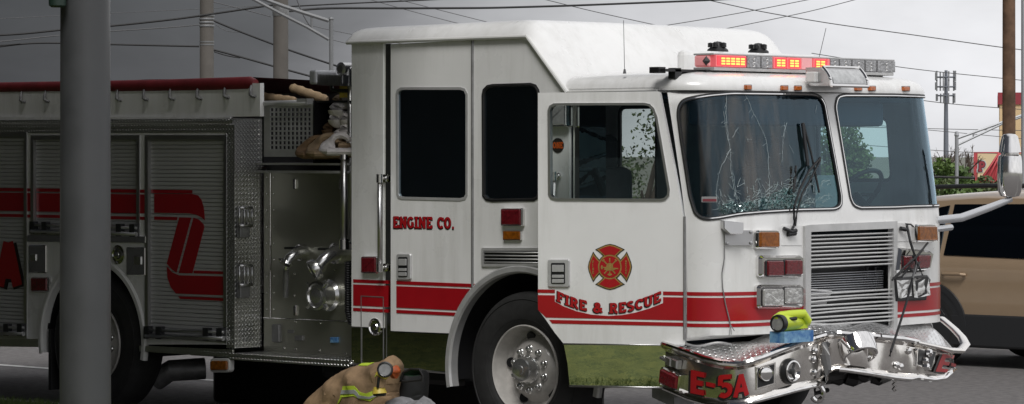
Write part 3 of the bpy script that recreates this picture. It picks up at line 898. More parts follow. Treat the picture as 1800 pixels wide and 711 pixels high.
# ---- crew door (part) with window, handle, lettering
b = MB()
crew_out = CAB.poly([(687, 78), (830.5, 70.5), (830.5, 588), (687, 582)])
sheet(b, CAB.pos, [crew_out], [CAB.poly(WIN1), ARCH], 0.001, .03)
CREWD = mk('crew_door', b, 'white', FE)
b = MB()
ARCHS = [(sx(.728 * math.cos(2 * math.pi * k / 72)), .53 + .728 * math.sin(2 * math.pi * k / 72)) for k in range(72)]
for z1, z0 in STR:
    sheet(b, CAB.pos, [[(sx(-1.205), z0), (sx(-.437), z0), (sx(-.437), z1), (sx(-1.205), z1)]], [ARCHS], .005, .003, smooth=False)
mks('red_stripe', b, 'red', CREWD)
def window(curt, poly_sz, parent, glass, name='window', d=(.010, .018, .026), goff=-.008, thk=.022, extra=(), m=('rubber', 'chrome', 'rubber')):
    prev = poly_sz if area(poly_sz) > 0 else poly_sz[::-1]
    prev = inset(prev, -.004)
    objs = []
    b = MB()
    for k, (dd, mm) in enumerate(zip(d, m)):
        nx_ = inset(poly_sz, dd)
        sheet(b, curt.pos, [prev], [nx_], .006 if mm != 'chrome' else .009, thk, mi=0 if mm != 'chrome' else 1)
        prev = nx_
    fr = mk('window_frame', b, [m[0], 'chrome'], parent)
    b = MB()
    sheet(b, curt.pos, [inset(poly_sz, d[-1] - .006)], (), goff, 0, extra)
    gl = mk('window_glass', b, glass, fr)
    return fr
window(CAB, CAB.poly(WIN1), CREWD, 'tint', d=(.006, .011, .015), m=('satin_alu', 'satin_alu', 'satin_alu'))
window(CAB, CAB.poly(WIN2), FE, 'tint', d=(.008, .013, .019))
def rtext(pos, inv, word, parent, p0, p1, h, w=.2, name='lettering', base=None, red='letter', off=.004, grow=.12, shift=(-.05, -.05), gap=.06):
    """letters along the photo segment p0-p1, h photo pixels high; base(t) lifts the line"""
    tw = textw(word, gap)
    def f(x, y):
        t = x / tw
        px = p0[0] + (p1[0] - p0[0]) * t; py = p0[1] + (p1[1] - p0[1]) * t + (base(t) if base else 0) - y * h
        return inv(px, py)
    b = MB()
    text(b, pos, word, f, w, off, grow, shift, gap=gap)
    e = mk('lettering_edge', b, 'black', parent)
    b = MB()
    text(b, pos, word, f, w, off + .003, gap=gap)
    return mk(name, b, red, parent)
rtext(CAB.pos, CAB.inv, list('ENGINE CO.'), CREWD, (692, 401), (800, 402.5), 20.5, w=.19, grow=.10)
def handle(pos, inv, x0, y0, x1, y1, parent):
    b = MB()
    pillow(b, pos, [inv(*p) for p in rrect(x0, y0, x1, y1, 4)], [(0, -.005), (0, .008), (.006, .016)], smooth=False)
    h = mk('door_handle', b, 'satin_alu', parent)
    w, t = x1 - x0, y1 - y0
    b = MB()
    pillow(b, pos, [inv(*p) for p in rrect(x0 + w * .17, y0 + t * .13, x0 + w * .8, y1 - t * .13, 2)], [(0, .012), (0, .0185)])
    mk('handle_recess', b, 'black', h)
    b = MB()
    for q0, q1 in ((.20, .45), (.55, .66), (.70, .84)):
        pillow(b, pos, [inv(*p) for p in rrect(x0 + w * .22, y0 + t * q0, x0 + w * .75, y0 + t * q1, 1)], [(0, .017), (0, .021), (.002, .026)])
    mks('handle_paddle', b, 'satin_alu', h)
handle(CAB.pos, CAB.inv, 698.5, 446, 724.5, 493, CREWD)

# hinges (dark piano hinge lines)
b = MB()
for x, y0, y1 in ((831.6, 70, 505),):
    P = [CAB.pos(*CAB.inv(x, y), .006) for y in np.linspace(y0, y1, 30)]
    b.tube(P, .010, 6)
mk('piano_hinge', b, 'dull', FE)

def lamp(curt, poly_px, parent, lens, name='lamp', bezel='chrome', depth=.035, ins=.010, lens2=None):
    b = MB()
    P = [curt.inv(*p, depth) for p in poly_px]
    pillow(b, curt.pos, P, [(0, -.004), (0, depth * .6), (ins * .5, depth)])
    o = mk(name, b, bezel, parent)
    b = MB()
    pillow(b, curt.pos, inset(P, ins), [(0, depth * .9), (0, depth * 1.1), (.006, depth * 1.3)])
    mk('lens', b, lens, o)
    return o
lamp(CAB, rrect(634, 450.5, 662.5, 482, 3), FE, 'lens_red', 'warning_lamp')
lamp(CAB, rrect(879.5, 366, 917, 398.5, 3), FE, 'lens_red', 'warning_lamp')
lamp(CAB, rrect(883.5, 406, 915, 423, 2), FE, 'lens_amber', 'marker_lamp', ins=.004, depth=.02)
# cab side vent
b = MB()
V1 = [CAB.inv(*p) for p in rrect(848, 436, 962, 469, 3)]
sheet(b, CAB.pos, [V1], [inset(V1, .020)], .012, .02)
vent = mk('cab_vent', b, 'satin_alu', FE)
b = MB(); sheet(b, CAB.pos, [inset(V1, .019)], (), .001, .01); mk('vent_recess', b, 'black', vent)
b = MB()
for k in range(4):
    y = 443.5 + k * 5.9
    b.tube([CAB.pos(*CAB.inv(x, y + (x - 852) * .012), .010) for x in (853, 958)], .0055, 6)
mks('vent_louvre', b, 'satin_alu', vent)

# rear cab panel: small door outline, latch, grab rail
b = MB()
DO = CAB.poly([(635, 520), (675, 522), (675, 641), (635, 639)])
sheet(b, CAB.pos, [DO], [inset(DO, .006)], .0055, .004)
mk('hatch_outline', b, 'dull', FE)
b = MB()
p = CAB.pos(*CAB.inv(660, 575), 0)
b.lathe([(.062, .001), (.062, .010), (.052, .016), (.046, .006), (.030, .004), (.022, .014), (.0, .018)], p, seg=28)
mk('hatch_latch', b, 'chrome', FE)
def rail(p, q, off, r, parent, name='grab_rail', m='alu', n=2):
    b = MB()
    a, c = CAB.inv(*p, off), CAB.inv(*q, off)
    A, B = Vector(CAB.pos(*a, off)), Vector(CAB.pos(*c, off))
    b.tube([A, B], r, 10)
    o = mk(name, b, m, parent)
    b = MB()
    for e in (a, c):
        b.tube([CAB.pos(*e, 0), CAB.pos(*e, off)], r * .9, 8)
        b.lathe([(r * 1.7, 0), (r * 1.7, .012), (r * 1.2, .016)], CAB.pos(*e, 0), seg=14)
        b.lathe([(r * 1.5, -.03), (r * 1.5, .03)], CAB.pos(*e, off), axis=(0, 0, 1), seg=14)
    mks('rail_bracket', b, 'chrome', o)
rail((667.5, 314), (667.5, 471), .06, .017, FE)

# ---- raised roof and front roof
b = MB()
def crown(y, amp):
    d = min(y, WID - y)
    return amp * (1 - math.exp(-max(d + .01, 0) * 24)) * (1 + .06 * math.sin(math.pi * y / WID))
yn = [-.022, -.02, 0.01, .03, .06, .1, .16, .25, .4, .7]
ys = yn + [WID / 2] + [WID - y for y in yn[::-1]]
rows = []
for X, zb_, amp in [(-1.70, 2.815, .055), (-1.69, 2.818, .08), (-1.66, 2.82, .092), (-1.6, 2.82, .097), (-1.5, 2.82, .10), (-.8, 2.82, .105), (-.1, 2.82, .11), (.0, 2.815, .11), (.06, 2.80, .10), (.10, 2.78, .085), (.25, 2.625, .06), (.40, 2.455, .05), (.47, 2.40, .05)]:
    row = []
    for y in ys:
        z = zb_ + crown(y, amp)
        if y in (ys[0], ys[-1]): z = zb_ - .02
        row.append((X, y, z))
    rows.append(row)
b.grid(rows)
mk('raised_roof', b, 'white', FE)
b = MB()
b.tube([(-1.69, -.022, 2.806), (.066, -.022, 2.806), (.433, -.022, 2.418)], .014, 8)
b.tube([(.433, -.012, 2.424), (1.22, -.012, 2.424)], .010, 8)
mk('drip_rail', b, 'offwhite', FE)
b = MB()
ss = [s for s in np.concatenate([np.linspace(sx(.40), sx(1.2), 5), np.linspace(sx(1.25), L - sx(1.25), 90), np.linspace(L - sx(1.2), L - sx(.40), 5)])]
rows = []
ctr = Vector((.35, WID / 2, 0))
for z, k in [(2.424, -.001), (2.445, -.006), (2.47, .004), (2.495, .022), (2.515, .05), (2.53, .09), (2.54, .14), (2.548, .2)]:
    row = []
    for s in ss:
        p = Vector(CAB.pos(s, min(z, 2.45), -k)); row.append((p.x, p.y, z))
    rows.append(row)
last = rows[-1]
rows.append([(.40 + (x - .40) * .55, WID / 2 + (y - WID / 2) * .6, 2.572) for x, y, z in last])
rows.append([(.40, WID / 2 + (y - WID / 2) * .3, 2.580) for x, y, z in last])
b.grid(rows)
mk('front_roof', b, 'white', FE)

# ---- windscreens
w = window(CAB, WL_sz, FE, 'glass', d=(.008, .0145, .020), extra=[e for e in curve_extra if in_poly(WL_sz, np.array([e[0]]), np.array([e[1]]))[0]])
w2 = window(CAB, WR_sz, FE, 'glass_clear', d=(.008, .0145, .020), extra=[e for e in curve_extra if in_poly(WR_sz, np.array([e[0]]), np.array([e[1]]))[0]])
def gpt(x, y, off=-.0045): return CAB.pos(*CAB.inv(x, y), off)
b = MB()
for P, r in (([(1278, 168), (1277, 195), (1280, 235), (1284, 268), (1286, 300), (1290, 330), (1297, 352)], .0022),
             ([(1272, 196), (1276, 222), (1281, 248)], .0016),
             ([(1285, 262), (1270, 290), (1263, 310), (1260, 335), (1258, 352)], .0020),
             ([(1289, 300), (1293, 330), (1296, 350)], .0018),
             ([(1312, 168), (1322, 192), (1338, 224), (1347, 246), (1352, 275), (1352, 310), (1354, 345)], .0020),
             ([(1380, 215), (1378, 240), (1376, 285)], .0018), ([(1384, 216), (1381, 225), (1378, 240)], .0022),
             ([(1388, 255), (1396, 270)], .0018), ([(1437, 185), (1434, 200)], .0016), ([(1430, 318), (1420, 330), (1412, 348)], .0020),
             ([(1298, 225), (1288, 242)], .0016), ([(1312, 240), (1316, 250)], .0018)):
    q = densify(P, 5, False)
    q = [(x + random.uniform(-.9, .9), y) for x, y in q]
    b.tube([gpt(*p) for p in q], r * .42, 4)
    for p in q[1:-1:2]:
        if random.random() < .6:
            a_ = random.uniform(0, 6.28); l_ = random.uniform(3, 9); b.tube([gpt(*p), gpt(p[0] + l_ * math.cos(a_), p[1] + l_ * abs(math.sin(a_)))], r * .25, 4)
for k in range(60):
    x = 1262 + 180 * random.random(); y = 362 - abs(random.gauss(0, 14)) - (x - 1262) * .02
    if x > 1370: y -= random.random() * 26
    a = random.uniform(0, math.pi); l = random.uniform(4, 16)
    b.tube([gpt(x, y), gpt(x + l * math.cos(a) * .5, y - abs(l * math.sin(a)) * .5 - 1), gpt(x + l * math.cos(a), y - abs(l * math.sin(a)) - 2)], .00085, 4)
mk('glass_crack', b, 'crack', w)
b = MB()
for k in range(330):
    # fine crazing thickest in the lower corner by the wipers and along the buckled sill
    if k % 3: x, y = random.gauss(1395, 34), 366 - abs(random.gauss(0, 22))
    else: x, y = random.uniform(1262, 1400), 368 - abs(random.gauss(0, 9)) + max(0, (1330 - random.uniform(1262, 1400))) * .05
    if not in_poly(WL, np.array([x]), np.array([y]))[0]: continue
    q = [(x, y)]; a = random.uniform(0, 6.28)
    for _ in range(random.randint(2, 4)):
        a += random.gauss(0, .7); l = random.uniform(2.5, 7); x, y = x + l * math.cos(a), y + l * math.sin(a) * .8
        if in_poly(inset(WL, 7), np.array([x]), np.array([y]))[0]: q.append((x, y))
    if len(q) > 1: b.tube([gpt(*p) for p in q], random.choice((.0005, .0007, .0010)), 4)
tag(mk('crazed_glass', b, 'craze', w), kind='stuff')
b = MB()
band_ = [(1262, 371), (1267, 358), (1276, 359), (1286, 353), (1302, 357), (1320, 354), (1336, 350), (1352, 346), (1366, 336), (1380, 330), (1394, 332), (1402, 346), (1412, 356), (1424, 362), (1420, 366.5), (1360, 367.5), (1339, 370), (1300, 373.5), (1275, 379)]
V_, T_ = region([CAB.poly(band_)], (), [CAB.inv(random.uniform(1264, 1422), random.uniform(332, 376)) for _ in range(700)])
jit = [random.uniform(-.010, .004) for _ in V_]
for t in T_:
    if random.random() < .8: b.face([b.add(CAB.pos(V_[q][0], V_[q][1], .003 + jit[q])) for q in t], None, False)
tag(mk('crumbled_glass', b, 'crumb', w), kind='stuff')
b = MB(); sheet(b, CAB.pos, [CAB.poly(rrect(1233, 346, 1261, 356, 1))], (), -.004, .001); mk('sticker', b, 'decal', w)
b = MB(); sheet(b, CAB.pos, [CAB.poly(rrect(1235, 350, 1259.5, 354.5, 1))], (), -.0025, .001); mk('sticker_print', b, 'decal_red', w)

# ---- grille
GI = CAB.poly(GRILLE, 20)
b = MB()
GO = CAB.poly([(1411, 398), (1420, 395.5), (1573, 389), (1573, 582), (1566.5, 582), (1566.5, 402), (1421.5, 408), (1421, 570), (1412, 566)], 16)
sheet(b, CAB.pos, [GO], (), .022, .03)
GR = mk('grille', b, 'satin_alu', FE)
b = MB()
sheet(b, CAB.pos, [inset(GI, -.02)], (), -.13, .02)
mk('radiator', b, 'black', GR)
b = MB()
for k in range(10):
    yl, yr = 415.2 + 6.95 * k, 409.8 + 6.75 * k
    if k == 9: continue
    b.tube([CAB.pos(*CAB.inv(1421 + 146 * t, yl + (yr - yl) * t), .006) for t in np.linspace(0, 1, 9)], .0065, 6)
for k in range(9):
    yl, yr = 518 + 6.9 * k, 509 + 6.75 * k
    if k == 9: yl = 570
    b.tube([CAB.pos(*CAB.inv(1421 + 146 * t, yl + (yr - yl) * t - (2 * math.sin(math.pi * t) if k in (2, 5) else 0)), .006) for t in np.linspace(0, 1, 9)], .0065, 6)
b.tube([CAB.pos(*CAB.inv(x, y), .008) for x, y in ((1421, 510), (1440, 511), (1460, 513))], .007, 6)
b.tube([CAB.pos(*CAB.inv(x, y), -.02) for x, y in ((1421, 523), (1440, 522), (1462, 518))], .012, 6)
b.tube([CAB.pos(*CAB.inv(x, y), -.03) for x, y in ((1425, 532), (1457, 533))], .014, 6)
mk('grille_bar', b, 'satin_alu', GR)
b = MB()
for x in (1436, 1545, 1560):
    b.tube([CAB.pos(*CAB.inv(x, y), -.10) for y in (470, 515)], .012, 6)
for k in range(9):
    b.tube([CAB.pos(*CAB.inv(x, 474 + 4.5 * k + (1560 - x) * .03), -.11) for x in (1424, 1540)], .004, 5)
mk('radiator_fin', b, 'plastic', GR)
b = MB()
for k in range(9):
    b.tube([CAB.pos(*CAB.inv(x, 476 + 4.1 * k + (1560 - x) * .045, -.05), -.05) for x in (1424, 1552)], .0036, 5)
mk('condenser_fin', b, 'galv', GR)

# ---- front lamps
lamp(CAB, rrect(1332, 404.5, 1371, 439, 5), FE, 'lens_amber', 'turn_signal', depth=.05, ins=.014)
def twin(poly, lens_polys, lens, name, depth=.05, bez='chrome'):
    b = MB(); P = [CAB.inv(*p, depth) for p in poly]
    pillow(b, CAB.pos, P, [(0, -.004), (.0, depth * .55), (.014, depth)])
    o = mk(name, b, bez, FE)
    for lp in lens_polys:
        b = MB(); Q = [CAB.inv(*p, depth * 1.3) for p in lp]
        pillow(b, CAB.pos, inset(Q, -.006), [(0, depth * .8), (0, depth * 1.05), (.004, depth * 1.12)])
        mk('lamp_rim', b, 'black', o)
        b = MB()
        pillow(b, CAB.pos, Q, [(0, depth), (0, depth * 1.2), (.006, depth * 1.4)])
        mk('lens', b, lens, o)
    return o
twin(rrect(1337, 449.5, 1415, 488.5, 6), [rrect(1350, 459, 1378, 485.5, 2), rrect(1382, 457.5, 1411, 483.5, 2)], 'lens_red', 'warning_lamp')
twin(rrect(1334, 501, 1415, 543, 6), [rrect(1342, 508, 1378, 538.5, 3), rrect(1381, 506, 1410.5, 534, 3)], 'lens_clear', 'headlamp')
lamp(CAB, rrect(1612, 394.5, 1646.5, 427, 4), FE, 'lens_amber', 'turn_signal', depth=.05, ins=.014)
twin([(1584, 436), (1638, 441), (1643, 446), (1637, 474), (1628, 478), (1582, 481), (1579, 476)], [[(1590, 451), (1610, 450), (1609, 473), (1591, 474)], [(1614, 449.5), (1637, 449), (1634, 471), (1613, 473)]], 'lens_red', 'warning_lamp')
b = MB()
pillow(b, CAB.pos, CAB.poly([(1573, 490), (1630, 484), (1636, 492), (1628, 528), (1576, 530)], off=.03), [(0, -.004), (0, .03), (.01, .035)])
hl = mk('broken_headlamp', b, 'black', FE)
b = MB()
for x0, x1, y0, y1 in ((1577, 1603, 492, 524), (1605, 1635, 489, 523)):
    pts = [CAB.inv(x, y) for x in np.linspace(x0, x1, 5) for y in np.linspace(y0, y1, 5)]
    V_, T_ = region([CAB.poly(off=.04, pts=[(x0, y0 + 1), (x1 - 1, y0), (x1, y1 - 4), (x0 + 8, y1 + 1), (x0 + 2, y1)])], (), pts)
    j = [random.uniform(.030, .043) for _ in V_]
    base = len(b.v)
    b.v += [CAB.pos(x, y, o) for (x, y), o in zip(V_, j)]
    for t in T_: b.face([base + int(k) for k in t], None, False)
mks('bent_reflector', b, 'lens_clear', hl)
# marker lamps over the windscreens
for x, y in ((1316, 154), (1380, 155), (1404, 155.3), (1510, 156), (1534, 156), (1594, 156.5)):
    b = MB()
    pillow(b, CAB.pos, [CAB.inv(*p, .006) for p in rrect(x - 7.5, y - 5, x + 6, y + 5, 1.5)], [(0, -.02), (0, .006)])
    o = mk('roof_marker', b, 'dull', FE)
    b = MB()
    pillow(b, CAB.pos, [CAB.inv(*p, .025) for p in rrect(x - 4.5, y - 4, x + 5.5, y + 4, 1.5)], [(0, .004), (0, .02), (.004, .028)])
    mk('lens', b, 'marker', o)
# mirror bracket stump, loose wire
b = MB()
pillow(b, CAB.pos, CAB.poly([(1272, 388), (1307, 392), (1307, 412), (1283, 412), (1272, 402)], off=.1), [(0, -.003), (0, .10), (.004, .105)])
pillow(b, CAB.pos, CAB.poly(rrect(1272, 405, 1320, 432, 2)), [(0, -.003), (0, .02), (.003, .024)])
for x, y in ((1277, 410), (1316, 408), (1277, 428), (1316, 427)):
    q = CAB.inv(x, y); n = Vector(CAB.pos(*q, 1)) - Vector(CAB.pos(*q, 0))
    b.lathe([(.012, .02), (.010, .032), (0, .034)], CAB.pos(*q, 0), axis=n, seg=8)
mk('mirror_bracket', b, 'alu', FE)
b = MB()
b.tube([CAB.pos(*CAB.inv(x, y), .02) for x, y in densify([(1272, 432), (1272, 455), (1268, 480), (1269, 505), (1274, 535), (1280, 560), (1282, 572)], 8, False)], .0045, 5)
for q in ((1279, 590), (1283, 588), (1288, 582)):
    b.tube([CAB.pos(*CAB.inv(1282, 571), .02), CAB.pos(*CAB.inv(*q), .03)], .003, 4)
mk('loose_wire', b, 'dull', FE)
# service plates behind wiper pivots
b = MB()
for P in (rrect(1373, 396, 1409, 432, 1), rrect(1576.5, 391, 1612, 425, 1)):
    pillow(b, CAB.pos, [CAB.inv(*p) for p in P], [(0, -.002), (0, .003), (.002, .004)])
mks('access_plate', b, 'white', FE)
# wipers
def wip(paths, off0, name='wiper'):
    b = MB()
    for P, r, o in paths:
        P = densify(P, 10, False); n = len(P)
        oo = [off0 + o[0] + (o[1] - o[0]) * i / max(1, n - 1) for i in range(n)]
        b.tube([CAB.pos(*CAB.inv(x, y, q), q) for (x, y), q in zip(P, oo)], r, 6)
    return mk(name, b, 'black', FE)
wip([([(1392, 404), (1396, 396), (1396, 364), (1406, 333), (1422, 301), (1442, 278)], .009, (.02, .05)),
     ([(1398, 398), (1401, 372), (1410, 341), (1426, 313), (1442, 282)], .007, (.02, .05)),
     ([(1412, 216), (1419, 243), (1426, 270), (1433, 305), (1440, 339)], .008, (.016, .016)),
     ([(1411, 217), (1415, 250), (1420, 292)], .013, (.012, .012)),
     ([(1399, 292), (1398, 312), (1395, 338)], .009, (.012, .012)),
     ([(1378, 402), (1392, 408), (1400, 405)], .013, (.02, .03)), ([(1385, 412), (1398, 410)], .018, (.015, .02))], 0)
wip([([(1583, 402), (1592, 404)], .016, (.02, .03)), ([(1592, 394), (1601, 395), (1606, 399)], .006, (.03, .03)),
     ([(1594, 396), (1600, 425), (1608, 450), (1611, 465)], .010, (.03, .11)),
     ([(1568, 493), (1590, 470), (1612, 450), (1631, 427)], .007, (.10, .12)), ([(1572, 490), (1597, 470), (1620, 443), (1629, 430)], .004, (.09, .10)),
     ([(1570, 489), (1585, 487), (1600, 470)], .007, (.08, .1)),
     ([(1604, 450), (1612, 462), (1622, 485), (1612, 490)], .008, (.10, .12)),
     ([(1616, 462), (1608, 480), (1600, 474)], .010, (.10, .12))], 0)

# ---- interior of the cab
b = MB()
b.box((-1.58, .06, .75), (-.74, WID - .06, .80)); b.box((-.74, 1.05, .75), (.74, WID - 1.05, .80)); b.box((.74, .06, .75), (1.30, WID - .06, .80))
b.box((-1.60, .05, .75), (-1.57, WID - .05, 2.78))
b.box((-.30, 1.03, .80), (1.50, WID - .75, 1.30), bev=.06)
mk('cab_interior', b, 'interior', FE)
b = MB()
rows = []
for s in np.linspace(sx(1.25), L - sx(1.25), 60):
    p = Vector(CAB.pos(s, 1.5, -.05)); rows.append([(p.x, p.y, 1.45), (p.x - .30 * wf(p.x, p.y), p.y + (WID / 2 - p.y) * .2, 1.60), (p.x - .5 * wf(p.x, p.y), p.y + (WID / 2 - p.y) * .3, 1.50), (p.x - .52 * wf(p.x, p.y), p.y + (WID / 2 - p.y) * .3, 1.0)])
b.grid(rows)
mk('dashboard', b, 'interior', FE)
b = MB()
b.box((.1, .10, 2.37), (1.40, WID - .1, 2.405), bev=.01)
b.box((1.08, .45, 2.20), (1.42, WID - .45, 2.37), bev=.03)
mk('headliner', b, 'headliner', FE)
def seat(x, y, par=FE):
    b = MB()
    b.box((x - .25, y - .25, 1.05), (x + .28, y + .25, 1.22), bev=.05)
    b.box((x - .36, y - .26, 1.18), (x - .18, y + .26, 1.92), bev=.06)
    b.box((x - .36, y - .15, 1.90), (x - .22, y + .15, 2.14), bev=.05)
    b.box((x + .08, y - .2, .80), (x + .26, y + .2, 1.06))
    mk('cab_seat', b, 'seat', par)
seat(.62, .42); seat(.62, WID - .45)
b = MB()
sc_ = Vector((1.20, WID - .50, 1.72)); axs = Vector((-.75, 0, .66)).normalized(); u_ = Vector((0, 1, 0)); v_ = axs.cross(u_)
b.tube([sc_ + (u_ * math.cos(a) + v_ * math.sin(a)) * .23 for a in np.linspace(0, 2 * math.pi, 33)], .017, 8, caps=False)
b.tube([sc_ + u_ * .22, sc_ - u_ * .22], .014, 6); b.tube([sc_ + v_ * .22, sc_], .014, 6); b.tube([sc_, sc_ - axs * .4], .03, 8)
mk('steering_wheel', b, 'black', FE)
b = MB(); b.box((1.25, WID - 1.05, 1.62), (1.27, WID - .80, 1.86)); mk('clip_board', b, 'paper', FE)
# white pillar and pipe seen behind the passenger opening
b = MB(); b.box((.445, .03, .80), (.50, .30, 2.42)); mk('door_jamb', b, 'mirror_steel', FE)
# far side glass
for P in (FARW, FARW2):
    window(CAB, P, FE, 'door_glass')

# grab rail + badge + work light on the wall strip seen through the door window
b = MB()
c_ = CAB.inv(981, 256)
sheet(b, CAB.pos, [[(c_[0] + .055 * math.cos(a), c_[1] + .05 * math.sin(a)) for a in np.linspace(0, 2 * math.pi, 28, endpoint=False)]], (), .004, .003)
bd = mk('oval_badge', b, 'badge', FE)
b = MB()
text(b, CAB.pos, list('ONE'), lambda x, y: (c_[0] - .042 + x * .042, c_[1] - .02 + y * .042), .22, .007)
mk('badge_lettering', b, 'badge_o', bd)
rail((974, 310), (974, 470), .05, .014, FE)
lamp(CAB, rrect(958, 182, 997, 224, 3), FE, 'lens_clear', 'scene_lamp', depth=.05, ins=.014)

# ---- passenger door standing open on its front hinge
hx_, hy_ = 1.452, -.004
OPEN = R(23)
DC, DS = math.cos(OPEN), math.sin(OPEN)
DLEN = 1.03
DOOR = Curtain([(hx_ - DLEN * DC, hy_ - DLEN * DS), (hx_, hy_)])
b = MB()
DWIN = [(964, 195), (967, 187), (974, 183), (1000, 182.5), (1132, 182), (1142, 184), (1149, 191), (1155, 206), (1177, 333), (1176, 344), (1170, 351), (1162, 353), (978, 352), (969, 349), (965, 342)]
dwin = DOOR.poly(DWIN)
dout = DOOR.poly([(945.5, 163.5), (1155, 161), (1159, 163), (1176, 248), (1191, 326), (1204.5, 398), (1205, 606.5), (990, 603.5), (975, 585), (960, 563), (946, 545)])
sheet(b, DOOR.pos, [dout], [dwin], 0, .045)
DR = mk('passenger_door', b, 'white', FE)
b = MB()
sheet(b, DOOR.pos, [DOOR.poly([(991, 606.5), (1196, 608.5), (1196, 681.5), (1001, 678), (997.5, 640)])], (), -.002, .03)
mk('door_skirt', b, 'mirror_steel', DR)
b = MB()
b.tube([DOOR.pos(*DOOR.inv(x, y), .002) for x, y in ((1001, 679), (1196, 682.5))], .007, 6)
b.tube([DOOR.pos(*DOOR.inv(x, y), .003) for x, y in ((990, 605), (1205, 607.5))], .005, 6)
mk('door_trim', b, 'alu', DR)
b = MB()
P1 = inset(dwin, .012)
sheet(b, DOOR.pos, [inset(dwin, -.004)], [P1], .008, .055)
wf_ = mk('window_frame', b, 'alu', DR)
b = MB(); sheet(b, DOOR.pos, [P1], (), -.015, 0); mk('window_glass', b, 'door_glass', wf_)
b = MB()
SW = [(975.5, 505), (975.5, 530.5), (990, 538.5), (1013.6, 547.5), (1040, 553.5), (1070, 555.8), (1095, 554), (1117, 549.8), (1142, 542.5), (1165.7, 533), (1165.7, 505)]
for ps, hl_ in (([(945.5, 509), (1204.5, 513.3), (1204.5, 519.8), (945.5, 515)], 1), ([(945.5, 519), (1204.5, 523.2), (1204.5, 563.8), (960, 558.5), (946, 545)], 1), ([(965.5, 562.5), (1204.5, 567.6), (1204.5, 574), (971, 569)], 0)):
    sheet(b, DOOR.pos, [DOOR.poly(ps)], [DOOR.poly(SW)] if hl_ else (), .003, .002)
mks('red_stripe', b, 'red', DR)
def arcbase(t): return 4 * 21.5 * t * (1 - t) + 4 * (0) 
rtext(DOOR.pos, DOOR.inv, list('FIRE & RESCUE'), DR, (979.5, 529.5), (1162.5, 529.5), 18, w=.20, base=arcbase, grow=.10, off=.004)
handle(DOOR.pos, DOOR.inv, 963.5, 456, 1002.5, 505.5, DR)
# emblem: fire service cross
EC = (1072.5, 469.5)
def emb(scale, kx=37.5, ky=39):
    o = []
    arm = [(.30, .36), (.66, .86), (.62, .94), (.30, .98), (0, 1.0)]
    q = []
    for k in range(4):
        a = k * 90
        pts = [(-.17, .40), (-.50, .70), (-.62, .78), (-.40, .88), (-.2, .96), (0, 1.0), (.2, .96), (.40, .88), (.62, .78), (.50, .70), (.17, .40)]
        c, s_ = math.cos(R(a)), math.sin(R(a))
        q.append([(x * c - y * s_, x * s_ + y * c) for x, y in pts])
    q.append([(math.cos(2 * math.pi * k / 32) * .56, math.sin(2 * math.pi * k / 32) * .56) for k in range(32)])
    return q
def ept(p, k=1.0): return DOOR.inv(EC[0] + p[0] * 37.5 * k, EC[1] - p[1] * 39 * k)
b = MB()
arms = emb(1)
sheet(b, DOOR.pos, [[ept(p) for p in inset(a, -.035)] for a in arms], (), .0035, .002, smooth=False)
EM = mk('emblem', b, 'black', DR)
b = MB(); sheet(b, DOOR.pos, [[ept(p) for p in a] for a in arms], (), .0055, .0015, smooth=False); mk('emblem_border', b, 'gold', EM)
b = MB()
sheet(b, DOOR.pos, [[ept(p) for p in inset(a, .055)] for a in arms[:4]], [[ept(p) for p in circ(0, 0, .56)]], .0075, .0015, smooth=False)
sheet(b, DOOR.pos, [[ept(p) for p in circ(0, 0, .49)]], (), .0075, .0015, smooth=False)
mk('emblem_field', b, 'letter', EM)
b = MB()
tl = []
for a0, a1 in (((-.30, .30), (.26, -.30)), ((.30, .30), (-.26, -.30)), ((-.36, -.02), (.40, -.08)), ((0, .40), (0, .22)), ((0, -.2), (0, -.40))):
    tl += thick([a0, a1], .055)
tl += [circ(0, .02, .16, .17, 16), circ(0, -.10, .27, .07, 16), circ(0, -.34, .11, .05, 12), circ(-.37, -.02, .05, .10, 10)]
tl += thick([(.24, .34), (.34, .26)], .06) + thick([(-.36, .26), (-.26, .34)], .05)
sheet(b, DOOR.pos, [[ept(p) for p in q] for q in tl], (), .0092, .0012, smooth=False)
for word, x0 in (('FIRE', -.80), ('RESCUE', .74)):
    n = len(word); h = .60 / n
    for i, ch in enumerate(word):
        wd, ps = glyph(ch, .2)
        yy = .32 - (i + 1) * h * 1.05
        sheet(b, DOOR.pos, [[ept((x0 + x * .13 - .02, yy + y * h * .8)) for x, y in p] for p in ps], (), .0092, .0012, smooth=False)
mk('emblem_detail', b, 'gold', EM)
b = MB()
b.tube([(hx_, hy_ - .004, z) for z in np.linspace(.80, 1.60, 20)], .009, 6)
mk('door_hinge', b, 'dull', FE)

# ---- roof equipment
LB = Curtain([(1.45, -.1), (1.45, 2.9)])
Z0, Z1 = 2.570, 2.672
LBX = 1.45
def lby(px): return LB.inv(px, 110)[0] - .1
b = MB()
b.box((LBX - .185, lby(1256.5), Z1 - .012), (LBX - .01, lby(1575), Z1), bev=.004)
b.box((LBX - .185, lby(1256.5), Z0 - .012), (LBX - .004, lby(1572), Z0 + .010), bev=.004)
b.box((LBX - .17, lby(1275), Z0 + .01), (LBX - .05, lby(1560), Z1 - .012))
LBO = mk('light_bar', b, 'satin_alu', FE)
def module(x0, x1, m, z0=Z0 + .012, z1=Z1 - .013, dep=.045, pro=0.0):
    b = MB(); b.box((LBX - dep - .26 * pro, lby(x0), z0), (LBX + .003 * 0, lby(x1), z1), bev=.004)
    return mk('light_module', b, m, LBO)
b = MB(); b.box((LBX - .180, lby(1256.8), Z0 + .012), (LBX - .048, lby(1276), Z1 - .013), bev=.012); mk('light_module', b, 'bar_pink', LBO)
